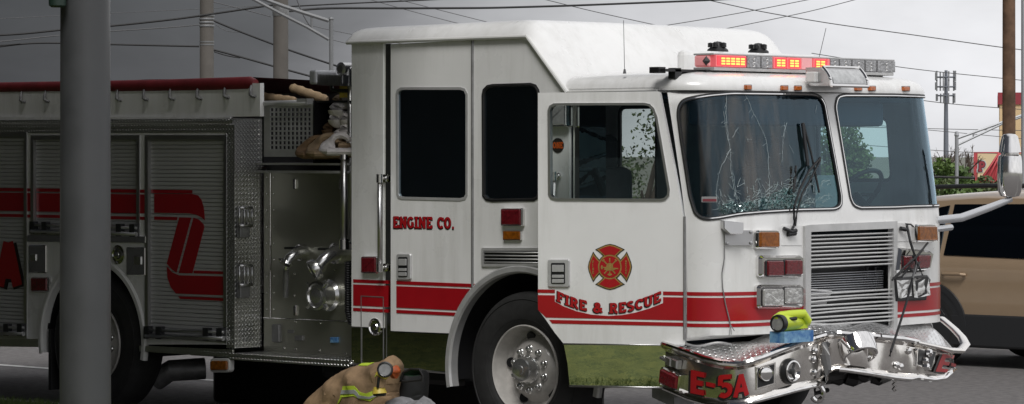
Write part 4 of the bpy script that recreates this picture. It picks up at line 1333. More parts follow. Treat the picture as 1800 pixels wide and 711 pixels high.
b = MB(); b.lathe([(.035, 0), (.03, .004), (0, .02)], (LBX - .075, lby(1256.8) + .002, (Z0 + Z1) / 2), axis=(0, -1, 0), seg=4, smooth=False); mk('light_reflector', b, 'plastic', LBO)
mods = [(1258.5, 1312, 'bar_red'), (1314, 1337, 'bar_clear'), (1339, 1358.5, 'bar_clear'), (1360, 1382.5, 'bar_red'), (1384, 1407.5, 'bar_red'), (1409.5, 1428, 'bar_pink'), (1430, 1453, 'bar_red'), (1454.5, 1459, 'bar_red'), (1460, 1475, 'bar_clear'), (1477, 1497, 'bar_clear'), (1499, 1520, 'bar_clear'), (1522, 1541, 'bar_clear'), (1543, 1574, 'bar_clear')]
lit = {1258.5: (1266, 1309, 5), 1360: (1364, 1380, 2), 1384: (1387, 1404, 2), 1430: (1433, 1450, 2)}
for x0, x1, m in mods:
    o = module(x0, x1, m)
    if x0 in lit:
        a, c, nc = lit[x0]
        b = MB(); b.box((LBX - .002, lby(x0 + 2.5), Z0 + .020), (LBX + .004, lby(x1 - 1.5), Z1 - .018)); mk('lit_panel', b, 'led_red', o)
        b = MB()
        for i in range(nc):
            for j in range(3):
                ya, yb = lby(a + (c - a) * (i + .14) / nc), lby(a + (c - a) * (i + .84) / nc)
                h = (Z1 - Z0 - .050) / 3
                b.box((LBX + .0042, ya, Z0 + .025 + h * (j + .14)), (LBX + .008, yb, Z0 + .025 + h * (j + .78)))
        mk('lit_led', b, 'led_hot', o)
    elif m == 'bar_clear':
        b = MB()
        n = 3
        for j in range(n):
            h = (Z1 - Z0 - .03) / n
            cy = (lby(x0) + lby(x1)) / 2
            b.lathe([(h * .42, .0), (h * .30, .006), (0, .003)], (LBX - .002, cy, Z0 + .015 + h * (j + .5)), axis=(1, 0, 0), seg=14)
        mk('reflector', b, 'chrome', o)
b = MB()
for x0, x1 in ((1178, 1205), (1250, 1300), (1312, 1345), (1360, 1400), (1505, 1560)):
    y0, y1 = lby(x0), lby(x1)
    if x0 == 1178: b.box((LBX - .22, y0 + .05, 2.535), (LBX - .14, y0 + .12, 2.575)); continue
    b.obox((LBX - .2, y0, 2.50), (.16, 0, 0), (0, y1 - y0, 0), (0, 0, .062))
b.box((LBX - .18, lby(1190), 2.546), (LBX - .10, lby(1410), 2.562))
b.box((LBX - .16, .02, 2.50), (LBX - .10, .08, 2.57))
mk('light_bar_mount', b, 'black', LBO)
# white roof unit behind the bar
b = MB()
a_ = on_x(1203, 120, .70); c_ = on_x(1440, 90, .70)
b.box((.62, a_.y, 2.50), (.70, c_.y, on_x(1171, 87, .70).z), bev=.035)
mk('roof_unit', b, 'white', FE)
ru_top = on_x(1171, 87, .70).z
for x0, x1 in ((1244, 1279), (1317, 1349)):
    b = MB(); p = on_x((x0 + x1) / 2, 85, .55); hw = .062
    b.lathe([(hw * 1.25, 0), (hw * 1.2, .02), (hw * .9, .035), (hw * .5, .06), (hw * .45, .075), (0, .08)], (p.x, p.y, ru_top - .002), axis=(0, 0, 1), seg=18)
    for k in range(5):
        a = k * 1.256
        b.lathe([(.02, 0), (.02, .03), (0, .035)], (p.x + .05 * math.cos(a), p.y + .05 * math.sin(a), ru_top + .035), axis=(0, 0, 1), seg=8)
    mk('roof_beacon', b, 'black', FE)
b = MB()
p = on_x(1098, 135, .9); b.tube([(p.x, p.y, 2.54), (p.x - .01, p.y, on_x(1097, 36, .9).z)], .0022, 5); b.lathe([(.012, 0), (.006, .03), (0, .03)], (p.x, p.y, 2.54), axis=(0, 0, 1), seg=8)
p = on_x(1439, 84, .6); q = on_x(1452, 50, .6); b.tube([(p.x, p.y, ru_top - .03), (q.x, q.y, q.z)], .0025, 5)
mks('whip_antenna', b, 'cable_grey', FE)
# flood lamp on the brow
FL = Curtain([(1.80, .9), (1.80, 2.2)])
b = MB()
zl, zh = FL.inv(1480, 152)[1], FL.inv(1480, 119)[1]
ya, yb = FL.inv(1449, 135)[0] + .9, FL.inv(1513, 135)[0] + .9
n = 8
rows = [[(1.80 + .05 * (1 - ((t - .5) * 2) ** 2) * .4 - .075 * t + .06, y, zl + (zh - zl) * t) for y in (ya, yb)] for t in np.linspace(0, 1, n)]
back = [[(1.62 - .0 * t, y, zl + (zh - zl) * t) for y in (ya + .03, yb - .02)] for t in np.linspace(0, 1, n)]
b.grid(rows); b.grid(back)
for j in (0, 1):
    b.grid([[r[j] for r in rows], [r[j] for r in back]])
b.grid([rows[0], back[0]]); b.grid([rows[-1], back[-1]])
FLO = mk('flood_lamp', b, 'alu', FE)
b = MB()
fr_ = [[(p[0] + .004, p[1] + (.02 if j == 0 else -.02), p[2]) for j, p in enumerate(r)] for r in rows[1:-1]]
b.grid(fr_)
mk('flood_lens', b, 'led_off', FLO)
b = MB()
b.tube([rows[0][0], rows[0][1]], .012, 6); b.tube([rows[-1][0], rows[-1][1]], .012, 6)
b.tube([r[0] for r in rows], .012, 6); b.tube([r[1] for r in rows], .012, 6)
mk('flood_rim', b, 'chrome', FLO)
b = MB(); b.box((1.50, (ya + yb) / 2 - .05, 2.50), (1.66, (ya + yb) / 2 + .16, zl + .03), bev=.01)
b.box((1.66, ya - .025, zl + .02), (1.74, ya + .02, zh - .03), bev=.01)
mks('flood_bracket', b, 'white', FLO)
# ---- far-side mirror on its arm
b = MB()
TA = 22.2
A = [at_depth(x, y, TA + q) for x, y, q in ((1640, 388, .1), (1662, 386, .2), (1690, 383, .3), (1740, 365, .42), (1778, 350, .5))]
b.tube(A, [.024, .030, .030, .027, .022], 10, flat=(.6, 1))
b.tube([at_depth(1640, 404, TA + .1), at_depth(1672, 400, TA + .25)], .022, 8)
MA = mk('mirror_arm', b, 'arm', FE)
b = MB()
c0 = at_depth(1775, 345, TA + .5)
def mring(z, w, d, ox=0):
    o = []
    for k in range(20):
        a = 2 * math.pi * k / 20
        ca, sa = math.cos(a), math.sin(a)
        l = Vector((rx, ry, 0)) * (w * math.copysign(abs(ca) ** .7, ca) + ox) + Vector((dx_, dy_, 0)) * (d * math.copysign(abs(sa) ** .7, sa))
        o.append(tuple(Vector((c0.x, c0.y, z)) + l))
    return o
def zz(py): return at_depth(1775, py, TA + .5).z
rows = []
for py, w, d in [(347, .03, .03), (345, .065, .05), (337, .082, .065), (315, .088, .07), (285, .085, .07), (275, .08, .066), (272, .062, .055), (270, .062, .055), (268, .078, .065), (262, .075, .062), (250, .066, .056), (240, .056, .05), (236.5, .04, .035), (235.5, .01, .01)]:
    r = mring(zz(py), w, d); rows.append(r + r[:1])
b.grid(rows)
mk('side_mirror', b, 'chrome', MA)

# ---- front bumper, bent
BP = []
for p in [(1.22, -.03), (1.5, -.10), (1.75, -.13), (1.95, -.11), (2.07, -.02), (2.13, .12), (2.14, .3), (2.10, .55), (2.02, .76), (1.985, .83), (2.06, .90), (2.16, 1.02), (2.20, 1.2), (2.20, 1.45), (2.17, 1.62), (2.10, 1.85), (1.98, 2.2), (1.86, 2.42), (1.80, 2.5), (1.55, 2.62), (1.3, 2.63)]:
    BP.append(p)
def smooth_path(P, n=6):
    o = []
    for i in range(len(P) - 1):
        p0, p1, p2, p3 = P[max(i - 1, 0)], P[i], P[i + 1], P[min(i + 2, len(P) - 1)]
        for k in range(n):
            t = k / n
            o.append(tuple(.5 * (2 * p1[j] + (-p0[j] + p2[j]) * t + (2 * p0[j] - 5 * p1[j] + 4 * p2[j] - p3[j]) * t * t + (-p0[j] + 3 * p1[j] - 3 * p2[j] + p3[j]) * t ** 3) for j in range(2)))
    return o + [P[-1]]
BUM = Curtain(smooth_path(BP, 5))
TOPE = [(1166, 606), (1185, 612), (1210, 621), (1240, 632), (1268, 639), (1295, 641), (1320, 637), (1345, 628), (1375, 615), (1405, 603), (1430, 596), (1450, 590)]
TOPE2 = [(1478, 587), (1500, 589), (1530, 592), (1560, 595), (1590, 598), (1608, 602), (1640, 609), (1665, 615), (1688, 618)]
BOTE = [(1163, 682), (1180, 689), (1210, 702), (1240, 711), (1270, 714), (1300, 712), (1330, 706), (1360, 698), (1400, 687), (1440, 678), (1452, 672)]
BOTE2 = [(1470, 650), (1490, 652), (1530, 658), (1570, 665), (1598, 668), (1610, 665), (1640, 669), (1660, 666), (1672, 655)]
te = [BUM.inv(*p) for p in densify(TOPE, 6, False)]; be = [BUM.inv(*p) for p in densify(BOTE, 6, False)]
te2 = [BUM.inv(*p) for p in densify(TOPE2, 6, False)]; be2 = [BUM.inv(*p) for p in densify(BOTE2, 6, False)]
def zf(tab, s):
    t = sorted(tab); return float(np.interp(s, [a for a, _ in t], [c for _, c in t]))
tall, ball = te + te2, be + be2
sA, sB = te[0][0], BUM.inv(1690, 640)[0] + .02
def bump_rows(s0, s1, n):
    rows = []
    for s in np.linspace(s0, s1, n):
        zt_, zb_ = zf(tall, s), zf(ball, s)
        row = []
        prof = [(0, -.06), (0, 0), (.02, .012), (.06, .012), (.10, 0), (.14, -.008), (.5, -.002), (.84, -.006), (.88, .006), (.95, .012), (1, .0), (1, -.05)]
        for t, o in prof:
            w_ = .008 * math.sin(s * 23) * math.sin(t * 5 + s * 9) if s > BUM.inv(1440, 600)[0] else .003 * math.sin(s * 11 + t * 4)
            row.append(BUM.pos(s, zt_ + (zb_ - zt_) * t, o + w_))
        rows.append(row)
    return rows
b = MB()
sM = BUM.inv(1452, 620)[0]; sM2 = BUM.inv(1470, 620)[0]
b.grid(bump_rows(sA, sB, 120))
BO = mk('front_bumper', b, 'bumper', FE)
# far end return of the bumper and the raised rail round the deck
b = MB()
P = [at_depth(x, y, t) for x, y, t in ((1688, 617, 21.95), (1697, 606, 22.1), (1691, 594, 22.25), (1678, 580, 22.4), (1664, 568, 22.5), (1654, 560, 22.6))]
b.tube(P, .028, 10, flat=(1.25, .5))
P2 = [at_depth(x, y, t) for x, y, t in ((1608, 603, 21.3), (1640, 610, 21.6), (1668, 616, 21.85), (1690, 617, 21.95))]
b.tube(P2, .028, 10, flat=(1.2, .7))
mks('deck_rail', b, 'bumper', BO)
b = MB()
P = [BUM.pos(s, zf(tall, s) + .004, .004) for s in np.linspace(sA, BUM.inv(1448, 590)[0], 60)]
b.tube(P, .020, 8)
P = [BUM.pos(s, zf(ball, s) + .004, .0) for s in np.linspace(sA, BUM.inv(1448, 590)[0], 60)]
b.tube(P, .016, 8)
P = [BUM.pos(s, zf(tall, s) + .004, .006) for s in np.linspace(BUM.inv(1472, 588)[0], BUM.inv(1612, 604)[0], 40)]
b.tube(P, .022, 8)
P = [BUM.pos(s, zf(ball, s) + .004, .0) for s in np.linspace(BUM.inv(1475, 650)[0], sB - .03, 40)]
b.tube(P, .018, 8)
mks('bumper_lip', b, 'chrome', BO)
# tread deck between bumper and cab
b = MB(); rows = []; uvs = []
for s in np.linspace(sA, BUM.inv(1688, 618)[0], 90):
    p = Vector(BUM.pos(s, zf(tall, s) - .004, -.004))
    q = Vector((min(p.x, 1.60) if p.y < .35 or p.y > WID - .35 else 1.68, min(max(p.y, .22), WID - .22), 0))
    zc = float(np.interp(p.y, [0, .35, .75, 1.2, 1.7, 2.3, 2.6], [.772, .775, .86, .885, .865, .825, .80]))
    q.z = zc
    row = []; ur = []
    for t in np.linspace(0, 1, 12):
        w_ = p.lerp(q, t)
        w_.z = p.z + (zc - p.z) * (t ** .7) + (.022 * math.sin(w_.y * 9 + w_.x * 7) if w_.y > .8 else .004 * math.sin(w_.y * 14 + w_.x * 9)) * math.sin(math.pi * t)
        row.append(w_); ur.append((w_.x, w_.y))
    rows.append(row); uvs.append(ur)
b.grid(rows, uvs=uvs)
mk('bumper_deck', b, 'deckplate', BO)
b = MB(); rows = []
for s in np.linspace(BUM.inv(1200, 618)[0], BUM.inv(1395, 608)[0], 50):
    z = zf(tall, s)
    rows.append([BUM.pos(s, z + .006, -.022), BUM.pos(s, z + .010, -.060)])
b.grid(rows)
mk('deck_edge_stripe', b, 'cover', BO)
# bumper lettering and lamps
def btext(word, P, name, w, h0):
    o_ = .010 if P[0][0] > 1500 else .004
    b = MB(); e = MB()
    tw = textw(word, .05)
    def mk_f(P):
        def f(x, y):
            t = x / tw
            tl, tr, br, bl = P
            px = (tl[0] * (1 - t) + tr[0] * t) * y + (bl[0] * (1 - t) + br[0] * t) * (1 - y)
            py = (tl[1] * (1 - t) + tr[1] * t) * y + (bl[1] * (1 - t) + br[1] * t) * (1 - y)
            return BUM.inv(px, py)
        return f
    f = mk_f(P)
    text(e, BUM.pos, word, f, w, o_, .07, (-.06, -.05), gap=.05)
    mk('lettering_edge', e, 'black', BO)
    text(b, BUM.pos, word, f, w, o_ + .0025, gap=.05)
    mk(name, b, 'letter', BO)
def seglet(chs):
    # letters placed one by one on their own quads
    for word, P in chs:
        btext(word, P, 'lettering', .22, 0)
btext(['E_plain'], ((1214, 650), (1241, 656), (1240, 696), (1213, 691)), 'lettering', .22, 0)
btext(['-'], ((1240, 653), (1259, 658), (1259, 697), (1240, 693)), 'lettering', .18, 0)
btext(['5'], ((1261, 660), (1289, 658), (1288, 699), (1261, 701)), 'lettering', .20, 0)
btext(['A_plain'], ((1289, 657), (1317, 654), (1318, 694), (1288, 700)), 'lettering', .19, 0)
btext(['E_plain'], ((1652, 622), (1677, 625), (1663, 656), (1640, 653)), 'lettering', .19, 0)
btext(['-'], ((1673, 622), (1685, 625), (1674, 659), (1663, 656)), 'lettering', .16, 0)
def blamp(poly, lens, levels_b, levels_l, ins, name, bez='chrome'):
    b = MB(); P = [BUM.inv(*p) for p in poly]
    pillow(b, BUM.pos, P, levels_b); o = mk(name, b, bez, BO)
    b = MB(); pillow(b, BUM.pos, inset(P, ins), levels_l); mk('lens', b, lens, o)
    return o
blamp([(1169, 646), (1174, 645), (1203, 660), (1200, 687), (1194, 688), (1166, 676)], 'lens_red', [(0, -.005), (0, .03), (.008, .04)], [(0, .036), (0, .045), (.008, .055)], .014, 'corner_lamp')
b = MB()
for x0, y0 in ((1178, 626), (1189, 630)):
    pillow(b, BUM.pos, [BUM.inv(*p) for p in ((x0, y0), (x0 + 9, y0 + 4), (x0 + 8, y0 + 19), (x0 - 1, y0 + 15))], [(0, -.004), (0, .03), (.006, .04)])
b.tube([BUM.pos(*BUM.inv(1168, 629), .03), BUM.pos(*BUM.inv(1180, 635), .03)], .012, 8)
mk('bumper_bracket', b, 'alu', BO)
blamp([(1328, 645), (1361, 636), (1360, 676), (1328, 686)], 'black', [(0, -.006), (0, .016), (.003, .018)], [(0, .015), (0, .0195)], .012, 'lamp_recess', 'bumper')
b = MB()
q = BUM.inv(1343.5, 657); n = Vector(BUM.pos(*q, 1)) - Vector(BUM.pos(*q, 0))
b.lathe([(.050, .02), (.050, .035), (.044, .045), (.040, .040), (0, .046)], BUM.pos(*q, 0), axis=n, seg=26)
mk('fog_lamp', b, 'chrome', BO)
b = MB()
q = BUM.inv(1388, 653); n = Vector(BUM.pos(*q, 1)) - Vector(BUM.pos(*q, 0)); n.normalize()
b.lathe([(.084, -.01), (.084, .012), (.075, .03), (.070, .024), (.066, .016)], Vector(BUM.pos(*q, 0)), axis=n, seg=30)
FGO = mk('fog_lamp', b, 'black', BO)
b = MB()
b.lathe([(.072, .018), (.072, .034), (.062, .036), (.050, .020), (.025, .014), (0, .014)], Vector(BUM.pos(*q, 0)), axis=n, seg=30)
mk('lamp_reflector', b, 'chrome', FGO)
b = MB(); b.lathe([(.020, .016), (.018, .03), (0, .034)], Vector(BUM.pos(*q, 0)), axis=n, seg=14)
for k in range(3):
    a = k * 2.094
    x_ = n.cross(Vector((0, 0, 1))).normalized(); y_ = x_.cross(n)
    c_ = Vector(BUM.pos(*q, .02)); b.tube([c_, c_ + (x_ * math.cos(a) + y_ * math.sin(a)) * .05], .008, 5)
mk('lamp_bulb', b, 'plastic', FGO)
# dents and rivets near the fold
b = MB()
for x, y in ((1432, 617), (1430, 632), (1431, 655), (1576, 642), (1597, 617), (1583, 645)):
    q = BUM.inv(x, y); n = Vector(BUM.pos(*q, 1)) - Vector(BUM.pos(*q, 0))
    b.lathe([(.026, -.004), (.022, .012), (.012, .018), (0, .02)], BUM.pos(*q, 0), axis=n, seg=12)
mks('bumper_dent', b, 'chrome', BO)
# dangling siren ring between the halves
b = MB()
c_ = Vector(BUM.pos(*BUM.inv(1508, 622), .05)); n = (Vector(BUM.pos(*BUM.inv(1492, 622), 1)) - Vector(BUM.pos(*BUM.inv(1492, 622), 0))).normalized()
n = (Vector((dx_, dy_, 0)) * -.50 + Vector((rx, ry, 0)) * .22 + Vector((0, 0, -.78))).normalized()
b.lathe([(.085, -.12), (.125, -.10), (.128, -.02), (.120, .02), (.105, .022), (.095, .0), (.092, -.06)], c_, axis=n, seg=32)
SP = mk('siren_speaker', b, 'chrome', BO)
b = MB(); b.lathe([(.092, -.055), (.05, -.04), (0, -.02)], c_, axis=n, seg=24); mk('siren_mouth', b, 'black', SP)
b = MB()
P = [at_depth(*p) for p in ((1452, 605, 20.75), (1450, 625, 20.7), (1455, 650, 20.72), (1448, 672, 20.7))]
b.tube(P, [.03, .035, .028, .02], 8)
mk('torn_support', b, 'dull', BO)
# recess with broken lamp on far half
blamp([(1610, 612), (1643, 617), (1633, 651), (1608, 643)], 'black', [(0, -.006), (0, .014), (.003, .016)], [(0, .013), (0, .0175)], .010, 'lamp_recess', 'bumper')
b = MB()
for x, y, r in ((1627, 620, .03), (1620, 634, .026), (1622, 645, .03)):
    q = BUM.inv(x, y); n = Vector(BUM.pos(*q, 1)) - Vector(BUM.pos(*q, 0))
    b.lathe([(r, .016), (r * .8, .04), (r * .3, .05), (0, .045)], BUM.pos(*q, 0), axis=n, seg=9, smooth=False)
mk('broken_lamp', b, 'chrome', BO)
b = MB()
P = [CAB.pos(*CAB.inv(1610, 466, .12), .12)] + [at_depth(x, y, t) for x, y, t in ((1604, 490, 21.1), (1594, 530, 21.05), (1580, 575, 21.0), (1566, 618, 20.95), (1564, 627, 20.95))]
b.tube(P, .0085, 6)
mk('hanging_rod', b, 'black', FE)
# chassis under the bumper, tow hooks, cross member
b = MB()
b.box((.9, .35, .44), (1.6, WID - .6, .64), bev=.04)
b.box((1.5, .75, .50), (1.95, 1.75, .62), bev=.04)
for x, y, t, r in ((1475, 668, 21.2, .05), (1500, 668, 21.2, .06), (1520, 664, 21.2, .045), (1545, 668, 21.3, .05), (1480, 652, 21.0, .04)):
    b.tube([at_depth(x - 12, y - 4, t), at_depth(x, y, t), at_depth(x + 14, y - 6, t + .1)], r * .8, 8)
for k in range(14):
    x = random.uniform(1350, 1570); y = random.uniform(664, 692) if x < 1460 else random.uniform(648, 672)
    b.tube([at_depth(x, y - 14, 21.3), at_depth(x + random.uniform(-12, 12), y, 21.2), at_depth(x + random.uniform(-25, 25), y - 6, 21.3)], random.uniform(.012, .03), 6)
mk('front_chassis', b, 'black', FE)
b = MB()
P = [at_depth(1437 + 10 * math.cos(a), 691 + 14 * math.sin(a), 20.9) for a in np.linspace(-1.6, 2.6, 12)]
b.tube(P, .018, 8)
P = [at_depth(1572 + (2 if i % 2 else -2), 668 + i * 4, 21.2) for i in range(6)]
b.tube(P, .012, 6)
mks('tow_hook', b, 'chrome', FE)
b = MB()
b.obox(at_depth(1146, 672, 20.9), at_depth(1185, 690, 20.8) - at_depth(1146, 672, 20.9), Vector((0, .2, 0)), Vector((0, 0, -.10)))
b.box((1.2, .02, .42), (1.45, .3, .56), bev=.02)
mk('step_bracket', b, 'dull', FE)
b = MB()
P = [CAB.pos(sx(1.462) + t, .770 - .012 * math.sin(t * 22), .006) for t in np.linspace(0, .30, 14)]
b.tube(P, .010, 6)
mk('bent_sill', b, 'dull', FE)

# ---- wheels
def wheel(X, y0, dual=False):
    T = thing('wheel', (0, 0, 0), None, None); T.parent = FE; T.location = Vector((X, y0, .535)) - FE.location
    c = (X, y0, .535)
    b = MB()
    prof = [(.300, -.20), (.36, -.275), (.44, -.285), (.505, -.27), (.530, -.24), (.535, -.20), (.535, -.07), (.530, -.035), (.512, -.012), (.490, .002), (.470, .008), (.44, .014), (.40, .018), (.36, .016), (.325, .006), (.305, -.012), (.300, -.03)]
    b.lathe(prof, c, seg=72, caps=False)
    for r_, h_ in ((.478, .010), (.345, .014)):
        b.lathe([(r_, h_ - .006), (r_ + .004, h_ + .0005), (r_ + .008, h_ - .006)], c, seg=72, caps=False)
    for k in range(72):
        a = 2 * math.pi * k / 72
        for h0, h1 in ((-.03, -.09), (-.11, -.18)):
            pass
    mk('tyre', b, 'tyre', T)
    b = MB()
    b.lathe([(.302, -.02), (.308, -.004), (.300, .006), (.292, .000), (.286, -.02), (.276, -.06), (.262, -.105), (.235, -.118), (.215, -.105), (.19, -.075), (.165, -.055), (.12, -.052), (.0, -.052)], c, seg=64, caps=False)
    rim = mk('rim', b, 'rim', T)
    b = MB()
    for k in range(5):
        a = R(27 + 72 * k)
        cc = Vector((X + .224 * math.cos(a), y0 + .108, .535 + .224 * math.sin(a)))
        b.lathe([(.036, -.006), (.036, .008), (.034, .0095), (.0, .0095)], cc, axis=(-.35 * math.cos(a), -1, -.35 * math.sin(a)), seg=18)
    mks('hand_hole', b, 'black', rim)
    b = MB()
    b.lathe([(.100, -.056), (.100, -.02), (.094, -.012), (.090, .02), (.078, .042), (.05, .050), (.034, .051), (.032, .058), (.02, .060), (0, .060)], c, seg=36)
    mk('hub', b, 'satin', T)
    for k in range(10):
        a = R(18 + 36 * k)
        cc = (X + .1425 * math.cos(a), y0, .535 + .1425 * math.sin(a))
        b = MB()
        b.lathe([(.027, -.056), (.027, -.05), (.022, -.046), (.019, -.036), (.018, -.026), (.012, -.020), (0, -.017)], cc, seg=14)
        mk('lug_nut', b, 'satin', T)
    return T
wheel(0.0, .03)
wheel(-4.57, .03)
def far_wheel(X):
    b = MB(); b.lathe([(.30, -.2), (.36, -.275), (.505, -.27), (.535, -.22), (.535, -.05), (.50, 0), (.36, .016), (.30, -.03)], (X, WID - .30, .535), seg=40)
    mk('tyre', b, 'tyre', FE)
far_wheel(0); far_wheel(-4.57)
b = MB()
b.box((-7.4, .75, .62), (1.4, .95, .86)); b.box((-7.4, WID - .95, .62), (1.4, WID - .75, .86))
b.tube([(0, .3, .53), (0, WID - .3, .53)], .07, 10); b.tube([(-4.57, .3, .53), (-4.57, WID - .3, .53)], .11, 10)
b.box((-3.9, .38, .45), (-2.6, 1.2, .62), bev=.03); b.box((-2.4, .38, .34), (-.9, WID - .3, .66), bev=.05)
b.box((-4.25, .95, .03), (-.72, 1.7, .62), bev=.05)  # added black box, stands in for the deep shade under the body
b.box((-7.3, .38, .60), (-1.2, WID - .3, .72))
mk('chassis_and_shade_box', b, 'black', FE)
b = MB()
P = [on_y(275, 668, .35), on_y(300, 652, .38), on_y(360, 648, .6)]
b.tube(P, [.085, .085, .085], 18)
mk('exhaust_pipe', b, 'dull', FE)

# ================================================================== rear body of the engine
PY = 0.30                        # pump panel stands back from the side
PUMP = Curtain([(-9, PY), (2, PY)])
def S(pts): return SIDE.poly(pts)
XR = on_y(405, 400, 0).x          # front corner of the rear body
XP = on_y(462, 400, PY).x
XE = -8.2                         # rear end of the engine
DOORS = [[(-70, 238), (45, 238), (45, 590), (-70, 589)], [(58, 243), (243, 243), (243, 415), (58, 413)], [(259, 243), (396, 243), (396, 598), (259, 588)]]
b = MB()
body = S([(-330, 206), (404, 206), (404, 606), (245, 606), (78, 601), (-330, 594)])
ARCH2 = [(9 - 4.57 + .625 * math.cos(2 * math.pi * k / 60), .56 + .625 * math.sin(2 * math.pi * k / 60)) for k in range(60)]
DP = [S(q) for q in DOORS]
sheet(b, SIDE.pos, [body], DP + [ARCH2], 0, .03, smooth=False)
z0, z1 = on_y(0, 600, 0).z, on_y(0, 215, 0).z
b.box((XE, WID - .03, z0), (XR, WID, z1 + .3)); b.box((XE, .03, z0), (XE + .03, WID - .03, z1 + .3))
mk('body_side', b, 'white', FE)
arch_ring('wheel_arch_trim', -4.57, .56, .60, .655, 0, 0, 'offwhite')
for k, q in enumerate(DOORS):
    b = MB(); sheet(b, SIDE.pos, [inset(S(q), -.004)], (), -.022, .02, smooth=False)
    d = mk('roll_up_door', b, 'slat', FE)
    b = MB()
    Q = S(q)
    sheet(b, SIDE.pos, [inset(Q, -.022)], [inset(Q, .014)], .008, .034, smooth=False)
    mk('door_track', b, 'alu', d)
    x0, x1 = max(q[0][0], -60), q[1][0]
    yb_ = q[2][1]
    b = MB()
    for yy, r in ((yb_ - 3, .018), (yb_ - 14, .010)):
        b.tube([SIDE.pos(*SIDE.inv(x, yy + (x - x0) * .03 - (x1 - x0) * .03), .03) for x in (x0 + 3, x1 + 2)], r, 8)
    h = mk('lift_bar', b, 'alu', d)
    b = MB()
    for x in (x0 + 5, x0 + 26, x1 - 28, x1 - 4):
        p = SIDE.pos(*SIDE.inv(x, yb_ - 9 + (x - x1) * .03), .03)
        b.box((p[0] - .03, p[1] - .012, p[2] - .045), (p[0] + .03, .0, p[2] + .05))
    mks('bar_clamp', b, 'plastic', h)
    # stripe pieces lying on this door
    b = MB()
    sa, sb = Q[0][0] + .02, Q[1][0] - .02
    ST2 = [(1.735, 1.710), (1.698, 1.552), (1.527, 1.503)]
    def st(a, c, za, zb2):
        b.quad(SIDE.pos(a, zb2, -.018), SIDE.pos(c, zb2, -.018), SIDE.pos(c, za, -.018), SIDE.pos(a, za, -.018))
    if k < 2:
        for za, zb2 in ST2: st(sa, sb, za, zb2)
    else:
        s1 = SIDE.inv(335, 336)[0]
        st(sa, s1, *ST2[0])
        ext = [[(268, 341), (335, 341.5), (345, 344), (351, 352), (355, 365), (357, 388), (351, 382.5), (342, 378), (330, 375.5), (268, 374.5)],
               [(268, 381), (309, 382), (308, 387.5), (268, 386.5)],
               [(312, 382.5), (333, 383), (307, 480), (299, 474), (290, 464)],
               [(337, 383), (346, 386), (355, 395), (356, 400), (335, 481), (311, 480.5)],
               [(290, 469), (299, 479), (312, 484.5), (396, 486.5), (396, 520), (306, 516.5), (297, 505), (291, 488)],
               [(338, 476), (396, 478), (396, 482.5), (337, 481)], [(310, 521.5), (396, 525), (396, 530), (314, 526)]]
        sheet(b, SIDE.pos, [S([(max(x, 264), y) for x, y in e_]) for e_ in ext], (), -.017, .002, smooth=False)
    mks('red_stripe', b, 'red', d)
    if k == 0:
        tw = textw(['A_plain'], .05)
        def fA(x, y):
            return SIDE.inv(-12 + 48 * x / tw, 503 - 82 * y)
        b = MB(); text(b, SIDE.pos, ['A_plain'], fA, .26, -.016, .07, (.05, -.04), gap=.05); mk('lettering_edge', b, 'black', d)
        b = MB(); text(b, SIDE.pos, ['A_plain'], fA, .26, -.013, gap=.05); mk('lettering', b, 'letter', d)
b = MB()
for za, zb2 in ST2:
    for q0, q1 in ((46.5, 56), (246, 256)):
        a, c = SIDE.inv(q0, 350)[0], SIDE.inv(q1, 350)[0]
        b.quad(SIDE.pos(a, zb2, .0035), SIDE.pos(c, zb2, .0035), SIDE.pos(c, za, .0035), SIDE.pos(a, za, .0035))
mks('red_stripe', b, 'red', FE)
# stainless trims and plates round the rear wheel
b = MB()
sheet(b, SIDE.pos, [S([(50, 414), (257, 416), (257, 427), (50, 425)])], (), .012, .012, smooth=False)
for q in (rrect(52, 431, 83, 480, 1), rrect(224, 435, 257, 485, 1)):
    pillow(b, SIDE.pos, S(q), [(0, -.002), (0, .008), (.006, .014)])
mks('access_plate', b, 'mirror_steel', FE)
b = MB()
for q in (rrect(56, 447, 67, 459, 1), rrect(239, 451, 252, 466, 1)):
    pillow(b, SIDE.pos, S(q), [(0, .010), (0, .018), (.004, .024)])
mks('plate_latch', b, 'alu', FE)
b = MB()
q = SIDE.inv(209, 448); p = SIDE.pos(*q, 0)
b.lathe([(.075, 0), (.075, .012), (.06, .02), (.05, .01), (.035, .012), (.03, .03), (0, .035)], p, seg=30)
mk('fuel_cap', b, 'mirror_steel', FE)
lamp(SIDE, rrect(54, 487, 84, 514, 3), FE, 'lens_red', 'marker_lamp')
# tread-plate strips, corner, step
b = MB()
def dsheet(pts, off=.006, th=.006):
    sheet(b, SIDE.pos, [S(pts)], (), off, th, smooth=False)
dsheet([(-330, 214), (410, 209), (410, 216.5), (-330, 217)], .010)
dsheet([(-330, 219.5), (400, 218.5), (400, 233.5), (-330, 235.5)], .005)
dsheet([(397.5, 220), (413, 220), (413, 613), (399, 612)], .006)
za_, zb_ = on_y(412, 613, 0).z, on_y(412, 208, 0).z
b.quad((XR + .02, -.006, za_), (XR + .02, PY, za_), (XR + .02, PY, zb_), (XR + .02, -.006, zb_))
b.quad((XR + .015, -.006, za_), (XR + .015, -.006, zb_), (XR + .015, PY, zb_), (XR + .015, PY, za_))
dsheet([(-330, 592), (74, 596), (74, 610.5), (-330, 605)], .012, .02)
dsheet([(247, 608), (410, 615), (410, 629), (247, 618)], .012, .02)
mk('tread_plate_trim', b, 'diamond', FE)
XC = -1.66
zs = on_y(612, 634, -.02).z
b = MB()
b.box((XR, -.02, zs - .05), (XC, PY + .02, zs)); 
mk('running_board', b, 'diamond', FE)
